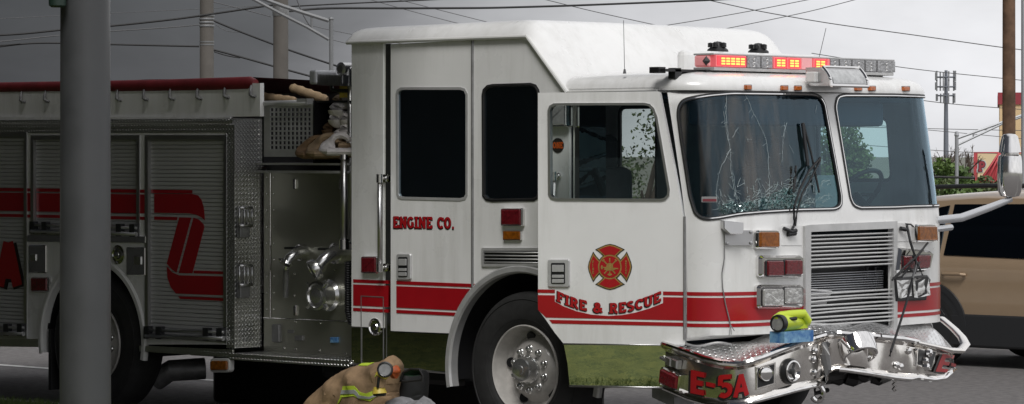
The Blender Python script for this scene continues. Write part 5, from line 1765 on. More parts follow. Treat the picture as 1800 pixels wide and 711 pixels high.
# upper wall and rolled cover
b = MB()
zu0, zu1 = on_y(300, 207, .02).z, on_y(300, 150, .02).z
xe = on_y(457, 180, .02).x
b.box((XE, .02, zu0), (xe, .06, zu1)); b.box((XE, WID - .06, zu0), (xe, WID - .02, zu1))
mk('hose_bed_wall', b, 'white', FE)
b = MB()
P = [on_y(x, y, .05) for x, y in ((-330, 160), (-100, 157), (0, 155), (100, 153.5), (200, 152.5), (300, 151), (380, 149), (440, 147), (449, 148))]
b.tube(P, [.048, .048, .046, .046, .048, .050, .052, .052, .035], 14)
rows = []
for X in np.linspace(XE, on_y(447, 140, .1).x, 24):
    rows.append([(X, y, zu1 + .045 - .055 * (y - .05) / WID + .004 * math.sin(X * 6)) for y in np.linspace(.05, WID - .05, 12)])
b.grid(rows)
mk('hose_bed_cover', b, 'cover', FE)
for x, y in ((38, 172), (80, 171), (207, 169), (254, 168), (300, 167), (348, 166), (396, 164), (442, 162)):
    p = on_y(x, y, .0); b = MB()
    b.tube([(p.x - .02, .015, p.z + .05), (p.x - .005, -.005, p.z + .01), (p.x, -.012, p.z - .02), (p.x + .02, -.008, p.z - .035), (p.x + .015, .0, p.z - .045)], [.006, .012, .014, .010, .004], 8)
    b.tube([(p.x + .02, .015, p.z - .03), (p.x + .022, .005, p.z - .04)], .012, 8)
    mk('cover_hook', b, 'dull', FE)
# ---- pump panel
def PP(pts): return PUMP.poly(pts)
b = MB()
sheet(b, PUMP.pos, [PP([(464, 302), (640, 302), (640, 636), (464, 622)])], (), 0, .01, smooth=False)
PN = mk('pump_panel', b, 'steel', FE)
b = MB()
for a_, c_ in (((464, 302), (640, 302)), ((464, 559), (612, 565)), ((476, 305), (476, 560))):
    b.tube([PUMP.pos(*PUMP.inv(*a_), .004), PUMP.pos(*PUMP.inv(*c_), .004)], .004, 6)
for k in range(9):
    for x in (470, 482):
        b.lathe([(.008, 0), (.006, .006), (0, .007)], PUMP.pos(*PUMP.inv(x, 312 + 29 * k), .0), seg=8)
for x, y in ((500, 612), (520, 614), (562, 616), (608, 622), (518, 482), (518, 520), (520, 566), (563, 568), (590, 475), (497, 462)):
    b.lathe([(.010, 0), (.008, .007), (0, .009)], PUMP.pos(*PUMP.inv(x, y), .0), seg=8)
for q in ((517, 315, 522, 333), (599, 315, 604, 333), (518, 537, 523, 555)):
    pillow(b, PUMP.pos, [PUMP.inv(*p) for p in rrect(*q, 1)], [(0, 0), (0, .012), (.003, .016)])
mk('panel_fitting', b, 'chrome', PN)
b = MB()
pillow(b, PUMP.pos, PP(rrect(482, 570, 495, 602, 2)), [(0, 0), (0, .02), (.005, .03)])
pillow(b, PUMP.pos, PP(rrect(506, 580, 517, 586, 1)), [(0, 0), (0, .004)])
pillow(b, PUMP.pos, PP(rrect(521, 590, 535, 599, 1)), [(0, 0), (0, .012), (.003, .02)])
mks('panel_gauge', b, 'dull', PN)
b = MB(); pillow(b, PUMP.pos, PP(rrect(583, 593, 596, 603, 1)), [(0, 0), (0, .012), (.003, .018)]); mk('blue_tag', b, 'blue_box', PN)
def out(x, y, off): return on_y(x, y, PY - off)
def outlet(path, r, name='discharge_outlet'):
    b = MB(); b.tube([out(*p) for p in path], r, 18)
    return mk(name, b, 'satin', PN)
o1 = outlet([(536, 444, 0), (530, 445, .06), (518, 447, .13), (509, 454, .17), (505, 462, .185)], [.048, .045, .042, .038, .034])
b = MB()
c1, c2 = out(534, 444, .0), out(531, 444.5, .05)
b.lathe([(.062, 0), (.062, .05), (.050, .06)], c1, seg=26)
b.tube([out(505, 461, .18), out(503, 466, .19)], [.05, .052], 16)
b.tube([out(491, 456, .20), out(498, 458, .19), (out(506, 461, .19))], [.012, .018, .012], 8)
b.tube([out(504, 468, .185), out(503, 474, .185)], .022, 10)
mk('outlet_collar', b, 'satin', o1)
b = MB(); b.tube([out(503, 474, .17), out(502, 497, .14), out(502.5, 522, .12)], .022, 10); mk('drain_hose', b, 'dull', o1)
o2 = outlet([(600, 445, 0), (590, 446, .07), (577, 450, .14), (568, 458, .18), (562, 466, .20)], [.055, .052, .048, .046, .044])
b = MB()
b.lathe([(.078, 0), (.078, .05), (.060, .06)], out(597, 446, 0), seg=26)
ax = Vector((-.45, -.72, -.52)).normalized()
b.lathe([(.045, -.06), (.060, -.02), (.080, -.01), (.083, .03), (.076, .042), (.066, .042), (.062, .03), (0, .03)], out(556, 472, .21), axis=ax, seg=30)
mk('outlet_collar', b, 'satin', o2)
b = MB(); b.lathe([(.061, .031), (.061, .036), (.05, .038), (0, .038)], out(556, 472, .21), axis=ax, seg=26); mk('outlet_cap', b, 'dull', o2)
b = MB(); pillow(b, PUMP.pos, PP(rrect(574, 436, 592, 440, 1)), [(0, .05), (0, .09)]); pillow(b, PUMP.pos, PP(rrect(515, 434, 532, 438, 1)), [(0, .05), (0, .09)]); mks('valve_tag', b, 'plastic', PN)
b = MB()
c3 = out(582, 519, 0)
b.lathe([(.118, 0), (.118, .03), (.098, .05), (.098, .12), (.108, .125), (.108, .15), (.090, .155), (.080, .140), (.062, .140), (.055, .155), (.03, .158), (0, .158)], c3, seg=36)
for a in (140, 220, 320, 40):
    d = Vector((math.cos(R(a)), 0, math.sin(R(a))))
    b.tube([c3 + d * .09 + Vector((0, -.135, 0)), c3 + d * .140 + Vector((0, -.14, 0))], [.02, .015], 8)
mk('suction_inlet', b, 'satin', PN)
# hand rails and coiled lead by the cab
b = MB()
P0 = on_y(616, 128, .12); P1 = on_y(616, 440, .12)
b.tube([(P0.x, .12, P0.z), (P1.x, .12, P1.z)], .022, 10)
Q0 = on_y(605, 272, .05); Q1 = on_y(605, 430, .05)
b.tube([(Q0.x, .05, Q0.z), (Q1.x, .05, Q1.z)], .026, 10)
mks('hand_rail', b, 'alu', FE)
b = MB()
for p in ((P0.x, .12, on_y(616, 243, .12).z), (P0.x, .12, P0.z), (Q0.x, .05, Q0.z), (Q0.x, .05, Q1.z)):
    b.lathe([(.036, -.035), (.036, .035), (.03, .04)], p, axis=(0, 0, 1), seg=14)
b.tube([(Q0.x, .05, Q0.z + .01), (P0.x, .12, Q0.z + .01)], .016, 8)
b.tube([(Q0.x, .05, Q1.z + .01), (Q0.x + .02, PY, Q1.z + .01)], .016, 8)
mks('rail_bracket', b, 'chrome', FE)
b = MB(); P = []
for k in range(260):
    t = k / 259; a = t * 2 * math.pi * 26
    y = 460 + 110 * t; x = 612 + (0 if t < .8 else (t - .8) * 30)
    c_ = on_y(x, y, .10)
    P.append((c_.x + .022 * math.cos(a), c_.y + .022 * math.sin(a), c_.z))
b.tube(P, .007, 5)
mk('coiled_lead', b, 'black', FE)
# folding steps on the tread-plate wall
XW = XR + .02
for (y0, y1) in ((363, 418), (465, 524)):
    b = MB()
    A0, B0 = on_x(421, y0 + 3, XW + .05), on_x(443, y0 + 3, XW + .05)
    A1, B1 = on_x(421, y0 + (y1 - y0) * .62, XW + .05), on_x(443, y0 + (y1 - y0) * .62, XW + .05)
    ym, dy2 = (A0.y + B0.y) / 2, abs(B0.y - A0.y) / 2
    for dy3 in (-dy2, -dy2 * .2, dy2 * .35, dy2):
        b.tube([(XW + .05, ym + dy3, A0.z), (XW + .05, ym + dy3, A1.z)], .010, 8)
    b.tube([(XW + .05, ym - dy2, A0.z), (XW + .05, ym + dy2, A0.z)], .012, 8)
    b.tube([(XW + .05, ym - dy2, A1.z), (XW + .05, ym + dy2, A1.z)], .012, 8)
    fs = mk('folding_step', b, 'alu', FE)
    zb3 = on_x(430, y1, XW).z
    b = MB(); b.box((XW, ym - dy2 * .8, zb3), (XW + .045, ym + dy2 * .8, A1.z + .02), bev=.008)
    mk('step_base', b, 'dull', fs)
# crosslay basket, dark hose well, ledge
b = MB()
BX = Curtain([(-9, .10), (2, .10)])
def bx(pts): return BX.poly(pts)
outer = bx([(464, 181), (553, 181), (553, 276), (464, 276)])
holes = []
for i in range(10):
    for j in range(9):
        x0 = 475.5 + i * 7.3; y0 = 190.5 + j * 8.3
        holes.append(bx([(x0, y0), (x0 + 4.6, y0), (x0 + 4.6, y0 + 5.6), (x0, y0 + 5.6)]))
sheet(b, BX.pos, [outer], holes, 0, .006, smooth=False)
BK = mk('hose_basket', b, 'satin_alu', FE)
b = MB()
b.tube([BX.pos(*BX.inv(458, 183), .03), BX.pos(*BX.inv(545, 181), .03)], .022, 10)
b.box((on_y(530, 178, .1).x, .05, on_y(530, 184, .1).z), (on_y(548, 178, .1).x, .12, on_y(530, 174, .1).z))
mk('basket_bar', b, 'satin_alu', BK)
b = MB()
xa, xb = on_y(464, 200, .1).x, on_y(618, 200, .1).x
za, zb2 = on_y(540, 287, .1).z, on_y(540, 178, .1).z
b.box((xa, .85, za), (xb, .88, zb2 - .02)); b.box((xa, .12, za - .02), (xb, .9, za))
xm = on_y(552, 200, .1).x
b.box((xm, .09, za), (xm + .015, .85, zb2)); b.box((xm, .10, zb2 - .015), (xb, .88, zb2))
b.box((xa - .02, .10, za), (xa, .85, zb2))
b.box((xb, .3, za), (xb + .02, 2.2, 2.7))
mk('crosslay_well', b, 'black', FE)
b = MB()
zl0, zl1 = on_y(540, 300, .08).z, on_y(540, 287, .08).z
b.box((on_y(450, 290, .05).x, .05, zl1 - .015), (xb, .40, zl1)); b.box((on_y(450, 290, .05).x, .05, zl0 - .02), (xb, PY + .02, zl0 - .002))
mks('pump_ledge', b, 'satin_alu', FE)
b = MB(); b.box((XP, .34, za - .3), (xb, WID - .3, za)); b.box((XP, PY + .02, .7), (xb, WID - .25, za - .32)); mk('pump_house', b, 'black', FE)
# scene lamp with cooling fins behind the cab
b = MB()
for k in range(16):
    x = 566 + k * 2.7
    p = on_y(x, 141, .05); q = on_y(x, 150, .05)
    b.box((p.x, -.0, on_y(x, 150.5 + k * .05, .05).z), (p.x + .006, .18, on_y(x, 131 + k * .15, .05).z))
p = on_y(566, 140, .05)
b.box((p.x, .02, on_y(590, 148, .05).z), (on_y(608, 140, .05).x, .16, on_y(590, 133, .05).z))
SL = mk('scene_lamp', b, 'alu', FE)
b = MB(); a_ = on_y(555, 138, .05); c_ = on_y(567, 138, .05)
b.box((a_.x, -.02, on_y(560, 149, .05).z), (c_.x, .2, on_y(560, 124, .05).z), bev=.015)
mk('lamp_head', b, 'galv', SL)
b = MB()
b.tube([on_y(x, y, .1) for x, y in ((582, 150), (584, 158), (592, 160), (612, 160))], .014, 8)
mk('lamp_bracket', b, 'black', SL)
b = MB(); p = on_y(608, 122, .1)
b.lathe([(.05, -.05), (.05, .05), (.03, .06)], p, seg=16); b.lathe([(.04, -.06), (.04, .06)], (p.x + .02, p.y, p.z - .06), axis=(0, 0, 1), seg=12)
mk('hose_fitting', b, 'alu', FE)
b = MB(); b.box((on_y(602, 160, .15).x, .12, on_y(606, 172, .15).z), (on_y(609, 160, .15).x, .2, on_y(606, 152, .15).z)); mk('yellow_tag', b, 'yellow', FE)
# orange marker under the step
b = MB()
P = [SIDE.inv(*p) for p in rrect(373, 630, 408, 655, 6)]
pillow(b, SIDE.pos, P, [(0, -.02), (0, .02), (.006, .026)])
mo = mk('side_marker', b, 'offwhite', FE)
b = MB(); pillow(b, SIDE.pos, inset(P, .018), [(0, .02), (0, .034), (.006, .042)]); mk('lens', b, 'lens_amber', mo)
b = MB(); b.box((-5.13, .02, .14), (-5.10, .5, .62)); mk('mud_flap', b, 'rubber', FE)
b = MB(); b.box((XE, .04, .62), (-5.16, 1.2, .70)); b.box((-3.96, .08, .60), (XR, 1.2, .66)); mk('body_floor', b, 'black', FE)

# ================================================================== hoses carried on the engine (things of their own)
def folded_hose(x, y, Y, r, m, label, tilt=0.0, wide=1.0):
    b = MB(); c = on_y(x, y, Y)
    P = []
    for k in range(4): P.append((c.x, c.y + .55 - .12 * k, c.z + r * .62))
    for k in range(9):
        a = R(90 - 180 * k / 8); P.append((c.x + tilt * math.cos(a), c.y + .06 - math.cos(a) * r * 1.2, c.z + math.sin(a) * r * .62))
    for k in range(4): P.append((c.x, c.y + .19 + .12 * k, c.z - r * .62))
    rr = [r * .62 * (1 + .06 * math.sin(i * 1.7)) for i in range(len(P))]
    b.tube(P, rr, 12, flat=(1.75 * wide, .9))
    o = mk('folded_hose', b, m)
    return tag(o, label, 'fire hose', 'folded hoses on the pump deck')
folded_hose(592, 194, .11, .062, 'hose_white', 'pale folded hose topmost of the dark hose well beside the cab', wide=1.0)
folded_hose(588, 211, .10, .056, 'hose_white', 'pale folded hose second from the top of the dark hose well', wide=.85)
folded_hose(606, 211, .13, .056, 'hose_white', 'grey folded hose tucked against the cab rail, upper of two', wide=.7)
folded_hose(576, 229, .14, .056, 'hose_brown', 'brown folded hose deep in the hose well above the big loops', wide=.8)
folded_hose(605, 229, .12, .054, 'hose_white', 'grey folded hose tucked against the cab rail, lower of two', wide=.7)
folded_hose(592, 238, .11, .046, 'hose_white', 'thin pale folded hose lying just above the big tan loops', wide=.8)
def hose_loop(x, y, Y, R_, m, label, w):
    b = MB(); c = on_y(x, y, Y); P = []
    for k in range(25):
        a = R(-70 + 250 * k / 24)
        P.append((c.x - R_ * 1.05 * math.cos(a) * .8, c.y + .10 * math.sin(a * .5), c.z + R_ * .72 * math.sin(a)))
    P = [(c.x + .28, c.y + .25, c.z - R_ * .75)] + P + [(c.x + .32, c.y + .25, c.z + R_ * .1)]
    b.tube(P, .030, 10, flat=(w, 1.0))
    return tag(mk('hose_loop', b, m), label, 'fire hose', 'hose loops hanging over the pump ledge')
folded_hose(588, 178, .14, .040, 'hose_tan', 'tan folded hose lying above the well beneath the finned lamp', wide=.9)
folded_hose(603, 170, .16, .038, 'hose_white', 'pale folded hose highest by the cab rail under the finned lamp', wide=.7)
folded_hose(583, 242, .13, .040, 'hose_tan', 'tan folded hose squeezed behind the big hanging loops', wide=1.0)
hose_loop(548, 259, .02, .085, 'hose_brown', 'brown hose loop hanging out over the ledge, nearest the mesh basket', 2.0)
hose_loop(568, 256, .0, .09, 'hose_tan', 'tan hose loop hanging over the ledge between brown and white loops', 2.0)
hose_loop(590, 253, .03, .085, 'hose_white', 'whitish hose loop hanging over the ledge, nearest the cab', 2.0)
def roll(p0, p1, r, label):
    b = MB(); A, B = Vector(p0), Vector(p1)
    P = [A.lerp(B, t) for t in np.linspace(0, 1, 14)]
    b.tube(P, [r * (.7 if i in (0, 13) else 1 + .1 * math.sin(i * 2.1)) for i in range(14)], 12)
    return tag(mk('rolled_tarp', b, 'hose_tan'), label, 'rolled tarp', 'rolled tarps on top of the pump house')
zr = on_y(540, 178, .1).z
roll(on_y(511, 154, .5), on_y(575, 176, .6), .035, 'long brown roll tilted up against the cab above the hose well')
roll(on_y(461, 170, .35), on_y(520, 178, .4), .032, 'short brown roll lying flat on top of the mesh basket')

# ================================================================== gear beside and on the engine
def puff(poly_px, Y, amp, m, name, wr=.012, seed=0, step=6, parent=None, dist=.16, backamp=.9, only=None, lift=0.0, **k):
    """cloth body: photo outline at distance Y, given volume by its distance from the rim"""
    P = densify(poly_px, step)
    W_ = [on_y(x, y, Y) for x, y in P]; P2 = [(p.x, p.z) for p in W_]
    A = np.array(P2)
    ext = []
    x0, x1, z0_, z1_ = A[:, 0].min(), A[:, 0].max(), A[:, 1].min(), A[:, 1].max()
    for x in np.arange(x0, x1, .022):
        for z in np.arange(z0_, z1_, .022):
            ext.append((x + random.uniform(-.004, .004), z + random.uniform(-.004, .004)))
    polys = [P2]
    if only: ext = [e_ for e_ in ext]
    V, T = region(polys, (), ext)
    def h(x, z):
        a, c = A, np.roll(A, -1, 0); d = c - a
        t = np.clip(((x - a[:, 0]) * d[:, 0] + (z - a[:, 1]) * d[:, 1]) / (d ** 2).sum(1), 0, 1)
        q = np.hypot(a[:, 0] + t * d[:, 0] - x, a[:, 1] + t * d[:, 1] - z).min()
        u = min(1, q / dist); e_ = math.sqrt(max(0, 1 - (1 - u) ** 2))
        rg = lambda a: 1 - 2 * abs(math.sin(a))
        w_ = rg(x * 13 + z * 9 + seed + 1.2 * math.sin(z * 9)) * .55 + math.sin(z * 34 + x * 17 + seed * 2) * .25 + rg(x * 31 - z * 22 + seed + math.sin(x * 12)) * .28
        return amp * e_ + wr * w_ * min(1, u * 2)
    b = MB()
    V2 = V
    for x, z in V2: b.add((x, Y - h(x, z) - lift, z))
    n = len(V2)
    for x, z in V2: b.add((x, Y + h(x, z) * backamp, z))
    cnt = {}
    for t in T:
        t = [int(q) for q in t]
        b.face(t, None, True); b.face([n + q for q in t[::-1]], None, True)
        for a, c in ((t[0], t[1]), (t[1], t[2]), (t[2], t[0])):
            kk = (min(a, c), max(a, c)); cnt[kk] = None if kk in cnt else (a, c)
    for v in cnt.values():
        if v: b.face((v[0], n + v[0], n + v[1], v[1]), None, True)
    o = mk(name, b, m, parent, **k)
    return o, h
GY = -1.15
CT = [(505, 770), (520, 735), (545, 706), (566, 684), (590, 662), (612, 648), (640, 639), (664, 637), (676, 634), (691, 624.5), (700, 642), (697, 662), (691, 690), (690, 770)]
COAT, hc = puff(CT, GY, .17, 'coat', 'turnout_coat', wr=.026, seed=1, label='tan turnout coat with lime bands heaped beside the engine', cat='coat')
def band(poly, m, name, off=.006):
    P = [on_y(x, y, GY) for x, y in densify(poly, 4)]
    P2 = [(p.x, p.z) for p in P]
    A = np.array(P2)
    ext = [(x, z) for x in np.arange(A[:, 0].min(), A[:, 0].max(), .02) for z in np.arange(A[:, 1].min(), A[:, 1].max(), .02)]
    b = MB()
    sheet(b, lambda x, z, o: (x, GY - hc(x, z) - o, z), [P2], (), off, .004, ext)
    return mk(name, b, m, COAT)
band([(631, 677), (655, 676), (662, 686), (672, 690), (684, 684), (689, 683), (688, 691), (676, 704), (664, 700), (654, 694), (628, 697)], 'band_lime', 'reflective_band')
band([(630, 684), (656, 683), (664, 693), (676, 696), (688, 688), (688, 693), (676, 700), (662, 698), (655, 690), (629, 691)], 'band_grey', 'reflective_strip', .011)
band([(628, 698), (634, 697), (628, 706), (622, 709)], 'band_lime', 'reflective_band')
band([(643, 638), (662, 637), (661, 642), (642, 642)], 'band_lime', 'reflective_band')
band([(690, 648), (698, 644), (694, 655), (686, 661)], 'band_lime', 'reflective_band')
# torch clipped to the coat
ty = GY - .24
FT = thing('flashlight', tuple(on_y(672, 690, ty)), 'yellow right-angle flashlight lying on the tan turnout coat', 'flashlight')
b = MB()
p0, p1, p2, p3 = on_y(675, 651, ty), on_y(670, 662, ty), on_y(668, 680, ty), on_y(667, 692, ty)
b.tube([p0 + Vector((0, .02, .0)), p1, p1.lerp(p2, .5)], [.045, .042, .032], 14)
b.tube([on_y(666, 680, ty), p3], [.034, .05], 14)
mk('flashlight_body', b, 'yellow', FT)
b = MB(); b.tube([p1, p2], .036, 14); mk('grip', b, 'coat', FT)
b = MB()
axf = Vector((.52, -.80, .15)).normalized(); ch = on_y(677, 650, ty - .02)
b.lathe([(.04, -.05), (.052, -.01), (.052, .012), (.044, .014), (.040, .004)], ch, axis=axf, seg=24, caps=False)
b.tube([on_y(666, 664, ty - .035), on_y(664, 682, ty - .035)], .010, 6)
b.lathe([(.045, .0), (.04, -.015), (0, -.02)], p3, axis=(0, 0, 1), seg=14)
mk('flashlight_head', b, 'black', FT)
b = MB(); b.lathe([(.041, .004), (.02, -.002), (0, .002)], ch, axis=axf, seg=20); mk('flashlight_lens', b, 'lens_clear', FT)
# gloves
GL1, _ = puff([(688, 658), (692, 650), (696, 642), (700, 644), (701, 649), (703, 652), (702, 656), (699, 659), (697, 666), (690, 666)], GY - .12, .05, 'orange', 'glove', wr=.008, seed=4, step=3, dist=.05, label='orange glove poking out behind the coat collar', cat='glove')
# black bag with green lining
BG, _ = puff([(688, 668), (704, 664), (706, 655), (715, 650), (735, 647), (744, 651), (744, 664), (742, 706), (741, 775), (692, 775), (688, 700)], GY + .22, .13, 'bag', 'gear_bag', wr=.008, seed=7, dist=.09, label='black open gear bag with dark green lining beside the coat', cat='bag')
b = MB()
P = [on_y(x, y, GY + .06) for x, y in ((706, 660), (718, 651), (735, 648.5), (741, 652), (740, 660), (724, 662))]
c_ = sum(P, Vector()) / len(P)
for i in range(len(P)): b.face([b.add(P[i]), b.add(P[(i + 1) % len(P)]), b.add(c_ + Vector((0, .05, -.01)))])
mk('bag_lining', b, 'bag_green', BG)
b = MB(); b.tube([on_y(x, y, GY + .05) for x, y in ((704, 668), (708, 656), (722, 649), (738, 650), (743, 662), (742, 672))], .008, 6); b.tube([on_y(x, y, GY + .06) for x, y in ((690, 669), (716, 671), (742, 668))], .007, 6)
mk('bag_strap', b, 'rubber', BG)
CL, _ = puff([(686, 704), (696, 699), (706, 697), (716, 699), (722, 706), (730, 704), (742, 703), (745, 696), (749, 701), (757, 708), (764, 730), (762, 775), (684, 775)], GY - .05, .12, 'cloth', 'grey_cloth', wr=.022, seed=11, dist=.08, label='crumpled pale grey cloth on the ground before the black bag', cat='cloth')
# flashlight on its carton, on the bumper deck
TBX = 20.35
bt = at_depth(1393, 600, TBX)
b = MB()
A0 = at_depth(1353, 603, TBX - .02); A1 = at_depth(1379, 604, TBX - .1); A2 = at_depth(1430, 590, TBX + .12)
e1 = Vector((A1.x - A0.x, A1.y - A0.y, 0)); e2 = Vector((A2.x - A1.x, A2.y - A1.y, 0))
zb4, zt4 = at_depth(1379, 605, TBX).z, at_depth(1379, 582.5, TBX).z
o_ = Vector((A0.x, A0.y, zb4 + .01))
b.obox(o_, e1, e2, Vector((0, 0, zt4 - zb4 - .01)))
CB = mk('carton', b, 'blue_box', label='blue printed carton under the lime flashlight on the chrome bumper', cat='carton')
LF = thing('lime_flashlight', (bt.x, bt.y, zt4), 'lime green lantern flashlight standing on the blue carton', 'flashlight')
b = MB()
f0 = at_depth(1368, 569, TBX - .06); f1 = at_depth(1418, 565, TBX + .22)
dirv = (f1 - f0).normalized()
b.tube([f0, f0 + dirv * .03, f0.lerp(f1, .25), f0.lerp(f1, .5), f0.lerp(f1, .8), f1], [.052, .056, .054, .052, .05, .035], 16)
h0, h1 = at_depth(1372, 556, TBX), at_depth(1412, 552, TBX + .1)
b.tube([at_depth(1362, 562, TBX - .05), h0, h0.lerp(h1, .5), h1, at_depth(1421, 566, TBX + .12)], [.026, .03, .032, .03, .026], 12)
b.obox(at_depth(1362, 582, TBX - .05), (at_depth(1420, 577, TBX + .12) - at_depth(1362, 582, TBX - .05)), Vector((-.06, .08, 0)), Vector((0, 0, .05)))
mk('flashlight_body', b, 'lime', LF)
b = MB(); b.lathe([(.056, -.03), (.058, .0), (.054, .014), (.045, .015), (.043, .006)], f0, axis=-dirv, seg=24, caps=False); b.tube([at_depth(1385, 562, TBX - .03), at_depth(1400, 560, TBX)], .012, 8); mk('flashlight_bezel', b, 'black', LF)
b = MB(); b.lathe([(.044, .006), (.02, .0045), (0, .004)], f0 + Vector((0, 0, 0)), axis=-dirv, seg=20); mk('flashlight_lens', b, 'lens_clear', LF)

# ================================================================== post, added shade roof and wall, background
PT = at_depth(150, 400, 18.6)
PO = thing('grey_post', (PT.x, PT.y, .12), 'smooth round grey post in front of the engine rear, rising from the lawn', 'post')
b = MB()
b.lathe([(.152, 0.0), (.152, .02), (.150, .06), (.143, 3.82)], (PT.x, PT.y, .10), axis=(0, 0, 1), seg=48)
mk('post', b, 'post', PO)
b = MB(); q = at_depth(101, -8, 18.45)
b.lathe([(.035, -.07), (.05, -.06), (.052, .0), (.052, .28), (.03, .30)], q, axis=(0, 0, 1), seg=20)
b.tube([q + Vector((0, 0, .2)), (PT.x, PT.y, q.z + .2)], .025, 8)
mk('lamp_housing', b, 'dark_green', PO)
SHADE_X1, SHADE_Y1 = -0.5, -0.78
b = MB()
b.box((-19.2, -9.2, 3.9), (SHADE_X1, SHADE_Y1, 4.3), bev=.03)
mk('added_shade_roof', b, 'shade_block', PO)  # added roof out of view, placed to shade the engine's rear
b = MB(); b.box((-19, -9.2, .05), (0.4, -9, 3.9)); b.box((-19.2, -9, .05), (-19, -2.5, 3.9)); mk('added_shade_wall', b, 'shade_block', PO)  # added walls out of view, block more sky light from the rear body

def pole(name, x0, x1, ytop, depth, m, label, cat, group=None, taper=1.0, seg=20):
    c = at_depth((x0 + x1) / 2, ytop, depth); r = (x1 - x0) / F * depth / 2
    b = MB(); b.lathe([(r, -.06), (r, c.z * .4), (r * taper, c.z)], (c.x, c.y, 0), axis=(0, 0, 1), seg=seg)
    t = thing(name, (c.x, c.y, 0), label, cat, group)
    mk('shaft', b, m, t)
    return t, c, r
T1, c, r = pole('utility_pole', 351, 376, -260, 58, 'conc_pole', 'concrete utility pole beyond the rear body, with a banded clamp', 'utility pole', 'concrete utility poles', .93)
b = MB()
for y in (28, 34, 40, 46):
    z = at_depth(363, y, 58).z; b.lathe([(r * 1.04, z - .02), (r * 1.10, z), (r * 1.04, z + .02)], (c.x, c.y, 0), axis=(0, 0, 1), seg=16)
for y in (74, 79):
    z = at_depth(363, y, 58).z; b.lathe([(r * 1.03, z - .012), (r * 1.03, z + .012)], (c.x, c.y, 0), axis=(0, 0, 1), seg=16)
mk('pole_band', b, 'weathered', T1)
T2, c, r = pole('utility_pole', 480, 507, -260, 52, 'conc_pole', 'concrete utility pole rising just behind the mesh hose basket', 'utility pole', 'concrete utility poles', .95)
b = MB()
z = at_depth(493, 20, 52).z; b.lathe([(r * 1.05, z - .08), (r * 1.1, z), (r * 1.05, z + .08)], (c.x, c.y, 0), axis=(0, 0, 1), seg=16)
mk('pole_band', b, 'dull', T2)
T3, c, r = pole('mast_pole', 578.5, 586, 36, 50, 'weathered', 'slim pale steel mast with a trussed arm behind the cab', 'signal mast')
b = MB()
b.tube([at_depth(578, 37, 50), at_depth(540, 25, 50), at_depth(500, 12, 50), at_depth(400, -25, 50)], .035, 6)
b.tube([at_depth(578, 70, 50), at_depth(540, 48, 50), at_depth(500, 28, 50), at_depth(400, -25, 50)], .03, 6)
b.tube([at_depth(548, 28, 50), at_depth(548, 51, 50)], .02, 6)
mk('mast_arm', b, 'weathered', T3)
b = MB(); c = at_depth(582, 36, 50); b.lathe([(.035, 0), (.045, .02), (.03, .05), (0, .055)], c, axis=(0, 0, 1), seg=12); mk('mast_cap', b, 'weathered', T3)
# wooden pole and slim steel pole at the right
T4, c, r = pole('utility_pole', 1762, 1785, -300, 48, 'wood_pole', 'rough brown wooden utility pole standing behind the side mirror', 'utility pole', None, .92)
T5, c, r = pole('lamp_pole', 1795, 1803, -300, 46, 'galv', 'smooth grey metal pole right of the brown wooden pole', 'lamp pole')
# mast with long trussed arm over the far road
T6, c, r = pole('mast_pole', 1678.5, 1685, 236, 62, 'galv', 'low pale steel mast with a two-bar arm near the red roof', 'signal mast')
TM = 62
b = MB()
b.lathe([(.04, 0), (.05, .02), (.035, .09), (0, .1)], (c.x, c.y, at_depth(1682, 240, TM).z), axis=(0, 0, 1), seg=10)
mk('mast_cap', b, 'galv', T6)
b = MB()
b.tube([at_depth(1682, 244, TM), at_depth(1760, 216, TM), at_depth(1850, 184, TM)], .028, 6)
b.tube([at_depth(1682, 256, TM), at_depth(1760, 219, TM), at_depth(1850, 186, TM)], .024, 6)
b.tube([at_depth(1711, 234, TM), at_depth(1711, 242, TM)], .018, 6)
mk('mast_arm', b, 'galv', T6)
# cell tower
TD = 420
ct = at_depth(1663, 300, TD)
CT_ = thing('cell_tower', (ct.x, ct.y, 0), 'distant slim grey cell tower topped with panel antennas', 'cell tower')
zt_ = at_depth(1664, 124, TD).z
b = MB(); b.lathe([(.34, -.1), (.32, 4), (.20, zt_)], (ct.x, ct.y, 0), axis=(0, 0, 1), seg=14); mk('mast', b, 'tower', CT_)
k = TD / F
for y in (136, 153, 168.5):
    z = at_depth(1664, y, TD).z
    b = MB()
    hw = 15 * k if y < 160 else 14 * k
    for a in range(3):
        d = Vector((math.cos(PHI + a * 2.094), math.sin(PHI + a * 2.094), 0)) * hw
        b.tube([(ct.x, ct.y, z), (ct.x + d.x, ct.y + d.y, z)], .11, 5)
        e_ = Vector((-d.y, d.x, 0)) * .75
        b.tube([(ct.x + d.x - e_.x, ct.y + d.y - e_.y, z), (ct.x + d.x + e_.x, ct.y + d.y + e_.y, z)], .09, 5)
    pf = mk('antenna_platform', b, 'tower', CT_)
    b = MB()
    for a in range(3):
        d = Vector((math.cos(PHI + a * 2.094), math.sin(PHI + a * 2.094), 0)) * hw
        e_ = Vector((-d.y, d.x, 0)) * .75
        for t in (-1, 0.1, 1):
            q = Vector((ct.x, ct.y, z)) + d + e_ * t
            hh = random.uniform(.35, .55)
            b.box((q.x - .07, q.y - .07, z - hh * (2 if y > 160 else 1.1)), (q.x + .07, q.y + .07, z + hh * (.6 if y > 160 else 1.7)))
    mks('panel_antenna', b, 'galv', pf)
